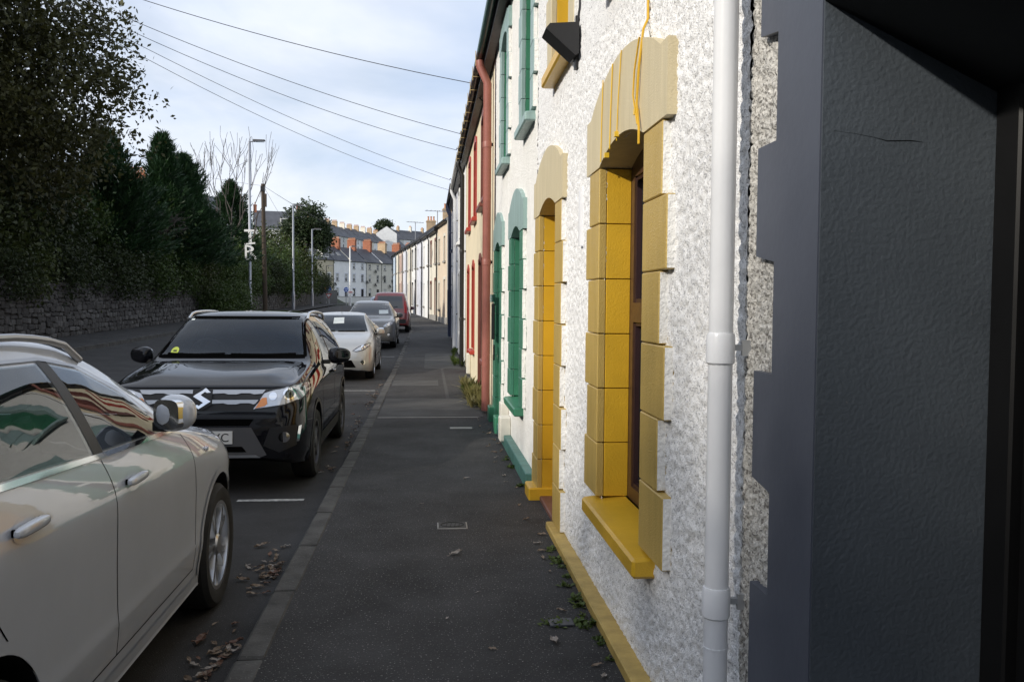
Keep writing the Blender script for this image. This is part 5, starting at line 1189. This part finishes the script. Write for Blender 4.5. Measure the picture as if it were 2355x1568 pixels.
V1.ribbon('screen_surround', [(-.715, 1.15), (.715, 1.15), (.60, 1.525), (-.60, 1.525)], 'F', 'gap', .03, .005, None, True)
V1.patch('parking_badge', circ(.585, 1.195, .038), 'F', 'sticker', .006, V1.ws, .02); V1.patch('badge_mark', [(.567, 1.188), (.603, 1.188), (.6, 1.202), (.57, 1.202)], 'F', 'ink', .0075, V1.ws, .02)
V1.patch('tax_sticker', [(.525, 1.495), (.56, 1.495), (.558, 1.51), (.527, 1.51)], 'F', 'paper', .006, V1.ws, .02)
seats(V1, ((2.35, .98), (3.2, 1.0))); steering(V1, 1.75, 1.13, .36)
MB().box(-.11, .11, 1.62-3.42, 1.65-3.42, 1.42, 1.48).build('rear_view_mirror', 'plastic_black', V1.root)

# ---- silver hatchback
F1 = Car('silver_hatchback', 'silver-beige small hatchback with slanted headlights behind the black SUV', (-2.05, 18.95, -.1), PI, 'paint_silver', 3.95,
    [(0, .55), (.02, .64), (.08, .74), (.3, .87), (.7, .97), (.95, 1.02), (1.02, 1.05), (1.5, 1.30), (1.9, 1.43), (2.2, 1.47), (2.6, 1.475), (3.2, 1.42), (3.5, 1.33), (3.75, 1.05), (3.9, .9), (3.95, .7)],
    [(0, .48), (.08, .64), (.3, .78), (1.0, .94), (2.5, 1.0), (3.4, 1.06), (3.8, .9), (3.95, .6)], [(0, .24), (.2, .2), (3.5, .22), (3.95, .35)], [(0, .62), (.04, .70), (.12, .775), (.3, .835), (.7, .86), (3.2, .86), (3.7, .8), (3.95, .6)],
    [(0, .5), (.15, .66), (.9, .74), (1.05, .735), (1.5, .65), (1.9, .58), (2.4, .56), (3.4, .5), (3.95, .45)], .82, 2.49, .30, .345, 1.72,
    windows=[[(1.35, .99), (1.65, 1.20), (1.95, 1.315), (2.15, 1.35), (2.15, 1.01)], [(2.22, 1.015), (2.22, 1.355), (2.8, 1.33), (3.0, 1.1)]], screen=([(-.68, 1.05), (.68, 1.05), (.53, 1.40), (-.53, 1.40)], 1.1, 2.3), cell=.06, nst=50)
add_wheels(F1, .82, 2.49, .30, .195, .20, 'multi', .75); mirrors(F1, 1.45, 1.03, .84, 'paint_silver', .10, .06, .075); seats(F1, ((2.2, .9),), .34); steering(F1, 1.65, 1.0, .34)
for sg in (1, -1):
    f = (lambda P: P) if sg > 0 else mir
    hl = F1.patch('headlight', f([(.42, .655), (.55, .74), (.70, .80), (.78, .82), (.77, .76), (.66, .68), (.5, .64)]), 'F', 'lamp_clear', .005); F1.patch('reflector', f(circ(.64, .735, .045)), 'F', 'lamp_chrome', .009, hl, .02); F1.ribbon('headlight_rim', f([(.42, .655), (.55, .74), (.78, .82), (.77, .76), (.66, .68), (.5, .64)]), 'F', 'gap', .012, .007, hl, True)
    fg = F1.patch('foglight', f(circ(.64, .41, .05)), 'F', 'chrome', .005); F1.patch('lens', f(circ(.64, .41, .035)), 'F', 'car_glass_dark', .009, fg, .02)
F1.patch('lower_grille', [(-.5, .30), (.5, .30), (.40, .46), (-.40, .46)], 'F', 'gap', .005); F1.patch('upper_grille', [(-.35, .585), (.35, .585), (.33, .63), (-.33, .63)], 'F', 'gap', .005); F1.patch('emblem', [(.07*math.cos(t), .665+.03*math.sin(t)) for t in np.linspace(0, 2*PI, 16)[:-1]], 'F', 'sign_blue', .008, None, .02)
numplate(F1, 0, .51, 'F', 'plate_white', ''); MB().tube([(0, -2.05, 1.45), (0, -2.12, 1.62)], .006, 6).build('aerial', 'wire', F1.root); F1.patch('screen_paper', [(-.12, 1.22), (.12, 1.21), (.13, 1.34), (-.1, 1.35)], 'F', 'paper', .005, F1.ws, .04)
for v in 'RL': F1.ribbon('panel_gap', [(2.19, 1.0), (2.17, .3)], v, 'gap', .007); F1.ribbon('panel_gap', [(1.2, .95), (1.18, .3)], v, 'gap', .007); handle(F1, 2.05, .86, 'paint_silver', v)
for pts in ([(-.62, 1.055), (-.02, 1.05)], [(.05, 1.055), (.6, 1.05)]): F1.ribbon('wiper', pts, 'F', 'gap', .02, .01, F1.ws)

# ---- grey crossover
P1 = Car('grey_crossover', 'bronze-grey crossover with a white note on the windscreen, between silver hatchback and red people carrier', (-2.02, 29.7, -.1+float(rise(31))), PI, 'paint_grey', 4.37,
    [(0, .62), (.02, .74), (.08, .86), (.3, .96), (.8, 1.05), (1.0, 1.09), (1.05, 1.11), (1.6, 1.42), (2.0, 1.58), (2.4, 1.63), (3.0, 1.62), (3.7, 1.53), (3.95, 1.35), (4.2, 1.05), (4.37, .75)],
    [(0, .55), (.08, .74), (.3, .88), (1.0, 1.0), (2.5, 1.05), (3.6, 1.1), (4.1, 1.0), (4.37, .65)], [(0, .26), (.3, .22), (4, .25), (4.37, .4)], [(0, .65), (.04, .74), (.12, .82), (.3, .88), (.7, .92), (3.6, .92), (4.1, .84), (4.37, .65)],
    [(0, .52), (.15, .7), (.9, .79), (1.1, .78), (1.6, .70), (2.0, .63), (2.6, .61), (3.7, .56), (4.37, .5)], .93, 2.61, .335, .385, 1.84, windows=[[(1.4, 1.03), (1.75, 1.33), (2.0, 1.45), (2.3, 1.5), (2.3, 1.06)], [(2.38, 1.06), (2.38, 1.5), (3.1, 1.48), (3.35, 1.12)]], screen=([(-.74, 1.12), (.74, 1.12), (.58, 1.54), (-.58, 1.54)], 1.15, 2.4), pit=False, cell=.09, nst=40)
add_wheels(P1, .93, 2.61, .335, .215, .22, 'multi', .80); mirrors(P1, 1.5, 1.12, .90, 'paint_grey', .11, .07, .08)
for sg in (1, -1):
    f = (lambda P: P) if sg > 0 else mir
    hl = P1.patch('headlight', f([(.48, .75), (.58, .84), (.80, .95), (.84, .90), (.76, .80), (.6, .73)]), 'F', 'lamp_clear', .006, None, .05); P1.patch('reflector', f(circ(.68, .83, .05)), 'F', 'lamp_chrome', .01, hl, .04)
    fg = P1.patch('foglight', f(circ(.68, .48, .07)), 'F', 'plastic_black', .006, None, .05); P1.patch('lens', f(circ(.68, .48, .045)), 'F', 'lamp_chrome', .01, fg, .04)
g_ = P1.patch('grille', [(-.42, .40), (.42, .40), (.50, .70), (-.50, .70)], 'F', 'gap', .006, None, .06); P1.ribbon('grille_surround', [(-.42, .40), (.42, .40), (.50, .70), (-.50, .70)], 'F', 'chrome', .03, .01, g_, True)
P1.patch('windscreen_note', [(-.62, 1.17), (-.30, 1.16), (-.28, 1.29), (-.60, 1.30)], 'F', 'paper', .006, P1.ws, .05); numplate(P1, 0, .52, 'F', 'plate_white', '')
for v in 'RL': P1.ribbon('sill_cladding', [(1.35, .31), (3.1, .31)], v, 'plastic_black', .12, .006)

# ---- red people carrier seen from behind
R1 = Car('red_people_carrier', 'dark red people carrier seen from behind with tall red tail lights', (-1.78, 40.7+4.5, -.1+float(rise(42))), 0, 'paint_red', 4.5,
    [(0, .62), (.05, .78), (.2, .9), (.9, 1.05), (1.0, 1.1), (1.7, 1.66), (2.1, 1.83), (3.0, 1.89), (4.1, 1.87), (4.3, 1.80), (4.40, 1.52), (4.44, 1.12), (4.47, .9), (4.5, .72)],
    [(0, .55), (.2, .8), (1, .95), (2.5, 1.0), (4.2, 1.05), (4.42, .95), (4.5, .65)], [(0, .28), (.3, .24), (4, .26), (4.5, .36)], [(0, .6), (.1, .78), (.3, .86), (.7, .89), (4.1, .89), (4.35, .86), (4.45, .82), (4.5, .76)], [(0, .5), (.3, .7), (1, .78), (1.7, .72), (2.1, .68), (4.1, .66), (4.3, .65), (4.42, .72), (4.5, .66)],
    .9, 2.7, .33, .38, 1.78, windows=[[(1.5, 1.05), (2.0, 1.55), (2.5, 1.62), (2.5, 1.06)], [(2.6, 1.06), (2.6, 1.63), (3.4, 1.63), (3.4, 1.08)], [(3.5, 1.08), (3.5, 1.63), (4.1, 1.6), (4.15, 1.1)]], screen=([(-.72, 1.12), (.72, 1.12), (.62, 1.66), (-.62, 1.66)], 1.1, 2.4), rear=[(-.60, 1.12), (.60, 1.12), (.56, 1.70), (-.56, 1.70)], pit=False, cell=.09, nst=40)
add_wheels(R1, .9, 2.7, .33, .2, .21, 'multi', .78); mirrors(R1, 1.6, 1.12, .88, 'paint_red', .10, .06, .09)
for sg in (1, -1):
    f = (lambda P: P) if sg > 0 else mir
    R1.patch('tail_light', f([(.66, .92), (.79, .90), (.76, 1.34), (.70, 1.50), (.65, 1.36)]), 'B', 'lamp_red', .008, None, .05)
R1.patch('rear_bumper', [(-.74, .42), (.74, .42), (.74, .62), (-.74, .62)], 'B', 'plastic_black', .006); numplate(R1, 0, .8, 'B', 'plate_yellow', ''); R1.ribbon('wiper', [(-.02, 1.13), (.35, 1.2)], 'B', 'gap', .025, .012, R1.rw)
# ---- blue car beyond
B1 = Car('blue_hatchback', 'pale blue car mostly hidden ahead of the red people carrier', (-3.3, 58, -.1+float(rise(60))), PI, 'paint_blue', 4.0,
    [(0, .55), (.02, .64), (.08, .74), (.3, .87), (.95, 1.02), (1.02, 1.05), (1.5, 1.30), (1.9, 1.47), (2.6, 1.52), (3.2, 1.47), (3.5, 1.35), (3.8, 1.05), (4.0, .7)], [(0, .48), (.08, .64), (.3, .78), (1.0, .94), (2.5, 1.0), (3.4, 1.06), (3.8, .9), (4.0, .6)], [(0, .24), (.2, .2), (3.5, .22), (4., .35)],
    [(0, .62), (.12, .775), (.3, .835), (.7, .86), (3.2, .86), (3.7, .8), (4.0, .6)], [(0, .5), (.15, .66), (.9, .74), (1.05, .735), (1.5, .65), (1.9, .58), (2.4, .56), (3.4, .5), (4., .45)], .82, 2.5, .30, .345, 1.72, windows=[[(1.35, .99), (1.65, 1.20), (1.95, 1.34), (2.15, 1.38), (2.15, 1.01)]], screen=([(-.68, 1.05), (.68, 1.05), (.53, 1.42), (-.53, 1.42)], 1.1, 2.3), pit=False, cell=.12, nst=30)
add_wheels(B1, .82, 2.5, .30, .195, .20, 'multi', .75); mirrors(B1, 1.45, 1.03, .84, 'paint_blue')
for sg in (1, -1): B1.patch('headlight', ([(.45, .65), (.55, .74), (.78, .82), (.7, .7)] if sg > 0 else mir([(.45, .65), (.55, .74), (.78, .82), (.7, .7)])), 'F', 'lamp_clear', .006, None, .06)

# ================================================================ SMALL THINGS ON THE GROUND
cv = thing('inspection_cover', 'small rectangular metal inspection cover with oval pattern in the pavement', 'cover', (.176, 6.215, .0)); MB().cbox(-.108, .108, -.088, .088, -.02, .006, .003).build('frame', 'concrete', cv)
MB().cbox(-.098, .098, -.078, .078, .006, .009, .001).build('lid', 'pave_patch', cv); b = MB()
P = [(.082*math.cos(t), .062*math.sin(t), .0095) for t in np.linspace(0, 2*PI, 25)]; b.tube(P, .004, 5, False)
for k in (-.045, -.015, .015, .045): b.tube([(k, -.05, .0095), (k+.01, .05, .0095)], .003, 5)
b.build('pattern', 'joint', cv)
cv2 = thing('inspection_cover', 'flat grey inspection cover near the green window sill', 'cover', (.42, 11.1, .0)); MB().cbox(-.16, .16, -.1, .1, -.02, .007, .003).build('frame', 'pave_patch', cv2); MB().cbox(-.14, .14, -.08, .08, .007, .009, .001).build('lid', 'concrete', cv2)
sl = thing('slate_fragment', 'broken piece of blue-grey slate lying beside the yellow plinth', 'slate', (.665, 4.255, .004), .1); MB().prism([(-.062, -.045), (.058, -.05), (.064, .04), (.0, .052), (-.058, .044)], 2, 0, .008).build('slab', 'slate', sl)
def leaf_mesh(seed, m, L_=.05):
    r = random.Random(seed); b = MB(); n = 7; V = []
    for i in range(n):
        t = i/(n-1); wd = L_*.42*math.sin(PI*min(1, t*.96+.04))**.8*(1+.25*math.sin(t*19+seed)); c = .25*L_*math.sin(t*2.6+seed)
        for sg in (-1, 0, 1): V.append((sg*wd, (t-.5)*L_*2, abs(c)*.5+.004+abs(sg)*L_*r.uniform(.05, .35)))
    F = []
    for i in range(n-1):
        for k in range(2): F.append((3*i+k, 3*i+k+1, 3*i+4+k, 3*i+3+k))
    b.add(V, F); b.tube([(0, -L_, .006), (0, -L_*1.45, .012)], .0015, 4); return b.mesh('fallen_leaf', m)
LM = {m: [leaf_mesh(i, m, .036+.008*(i % 3)) for i in range(5)] for m in ('dry_leaf', 'dry_leaf_pale', 'dry_leaf_red')}
def leaf(x, y, z, m, lab, grp, s=1.):
    o = obj('fallen_leaf', LM[m][random.randrange(5)], None, (x, y, z), (random.uniform(-.2, .2), random.uniform(-.2, .2), random.uniform(0, 6.28))); s *= .72; o.scale = (s, s, s); tag(o, lab, 'leaf', grp)
for (x, y, m, s) in ((.18, 5.49, 'dry_leaf_pale', 1.3), (.60, 4.02, 'dry_leaf_pale', 1.35), (.1, 4.36, 'dry_leaf_pale', .6), (.28, 4.75, 'dry_leaf_pale', .5), (-.05, 6.9, 'dry_leaf_pale', .6), (.35, 7.9, 'dry_leaf_pale', .8), (.3, 3.95, 'dry_leaf', .7)): leaf(x, y, .004, m, 'single pale dry leaf lying out on the pavement', 'leaves on the open pavement', s)
for k in range(34): y = random.uniform(3.4, 13.5); leaf(random.uniform(.66, .81), y, .004, random.choice(['dry_leaf', 'dry_leaf_pale', 'dry_leaf']), 'dry leaf lying along the foot of the house walls', 'leaves along the house walls', random.uniform(.6, 1.2))
for (cy, n, sx) in ((5.55, 26, .10), (5.35, 12, .08), (6.0, 7, .1), (4.15, 22, .12), (3.9, 12, .14), (4.45, 6, .1), (8.9, 9, .1), (10.4, 14, .08), (12.4, 14, .1), (14.5, 16, .1), (16.5, 16, .1), (18, 10, .1)):
    gl = 'beside the doors of the white SUV' if cy < 5 else "by the white SUV's front wheel" if cy < 7 else "by the black SUV's front wheel" if cy < 9.5 else "by the black SUV's rear wheel" if cy < 12 else 'between the black SUV and the silver hatchback'
    for k in range(n): leaf(-.93-abs(random.gauss(0, sx)), cy+random.gauss(0, .13 if cy < 9 else .5), -.094, random.choice(['dry_leaf', 'dry_leaf_pale', 'dry_leaf_red', 'dry_leaf', 'dry_leaf']), 'curled dry leaf in the gutter '+gl, 'gutter leaves '+gl, random.uniform(.6, 1.35))
leaf(-1.12, 4.4, -.09, 'dry_leaf_red', 'large reddish leaf on the road beside the white car', 'reddish leaf', 1.7)
# weeds in the joint between wall and pavement
def weed_mesh(seed, m, n, L_, up):
    r = np.random.default_rng(seed); V = []; F = []
    for i in range(n):
        a = r.random()*2*PI; d = np.array([math.cos(a), math.sin(a), up*r.random()]); d /= np.linalg.norm(d); p = np.array([r.normal()*.02, r.normal()*.02, 0]); Ln = L_*(.5+r.random()); c = np.cross(d, [0, 0, 1.]); c /= np.linalg.norm(c)+1e-6; wd = Ln*(.28 if up < 2 else .05)
        k = len(V); V += [p, p+d*Ln*.55+c*wd, p+d*Ln-np.array([0, 0, .15*Ln]), p+d*Ln*.55-c*wd]; F.append((k, k+1, k+2, k+3))
    return npmesh('leaves', np.array(V), np.array(F), m)
WM = [weed_mesh(i, 'weed', 22, .035, 1.6) for i in range(3)]; GM = [weed_mesh(i+9, 'dry_grass', 60, .22, 4.) for i in range(3)]; GG = [weed_mesh(i+19, 'weed', 50, .20, 4.) for i in range(2)]
STK = MB().tube([(0, 0, -.01), (.003, 0, .02)], .003, 5).mesh('stem', 'bark')
def weed(x, y, mesh, s, lab, grp):
    t = thing('weed', lab, 'weed', (x, y, float(rise(y))), random.uniform(0, 6), grp); t.scale = (s, s, s); obj('leaves', mesh, t); obj('stem', STK, t)
for k in range(26): y = random.choice([random.uniform(3.4, 4.6), random.uniform(3.4, 4.6), random.uniform(4.6, 6.0), random.uniform(7, 9)]); weed(random.uniform(.79, .835), y, WM[k % 3], random.uniform(.5, 1.1), 'small green weed sprouting at the foot of the yellow plinth', 'weeds along the yellow plinth')
for k in range(10): weed(.64+random.uniform(-.04, .16), 4.22+random.uniform(-.06, .10), WM[k % 3], random.uniform(.5, .9), 'small green weed around the slate fragment', 'weeds around the slate')
for k in range(26): weed(random.uniform(.66, .86), random.uniform(13.0, 16.4), (GM+GM+GG)[k % 8], random.uniform(.6, 1.25), 'dry grass tuft at the foot of the maroon-trimmed house', 'grass tufts by the maroon-trimmed house')
for k in range(10): weed(random.uniform(.6, .85), random.uniform(21.8, 27), GG[k % 2], random.uniform(.6, 1.1), 'green grass tuft beside the black and white downpipes', 'grass tufts by the far downpipes')
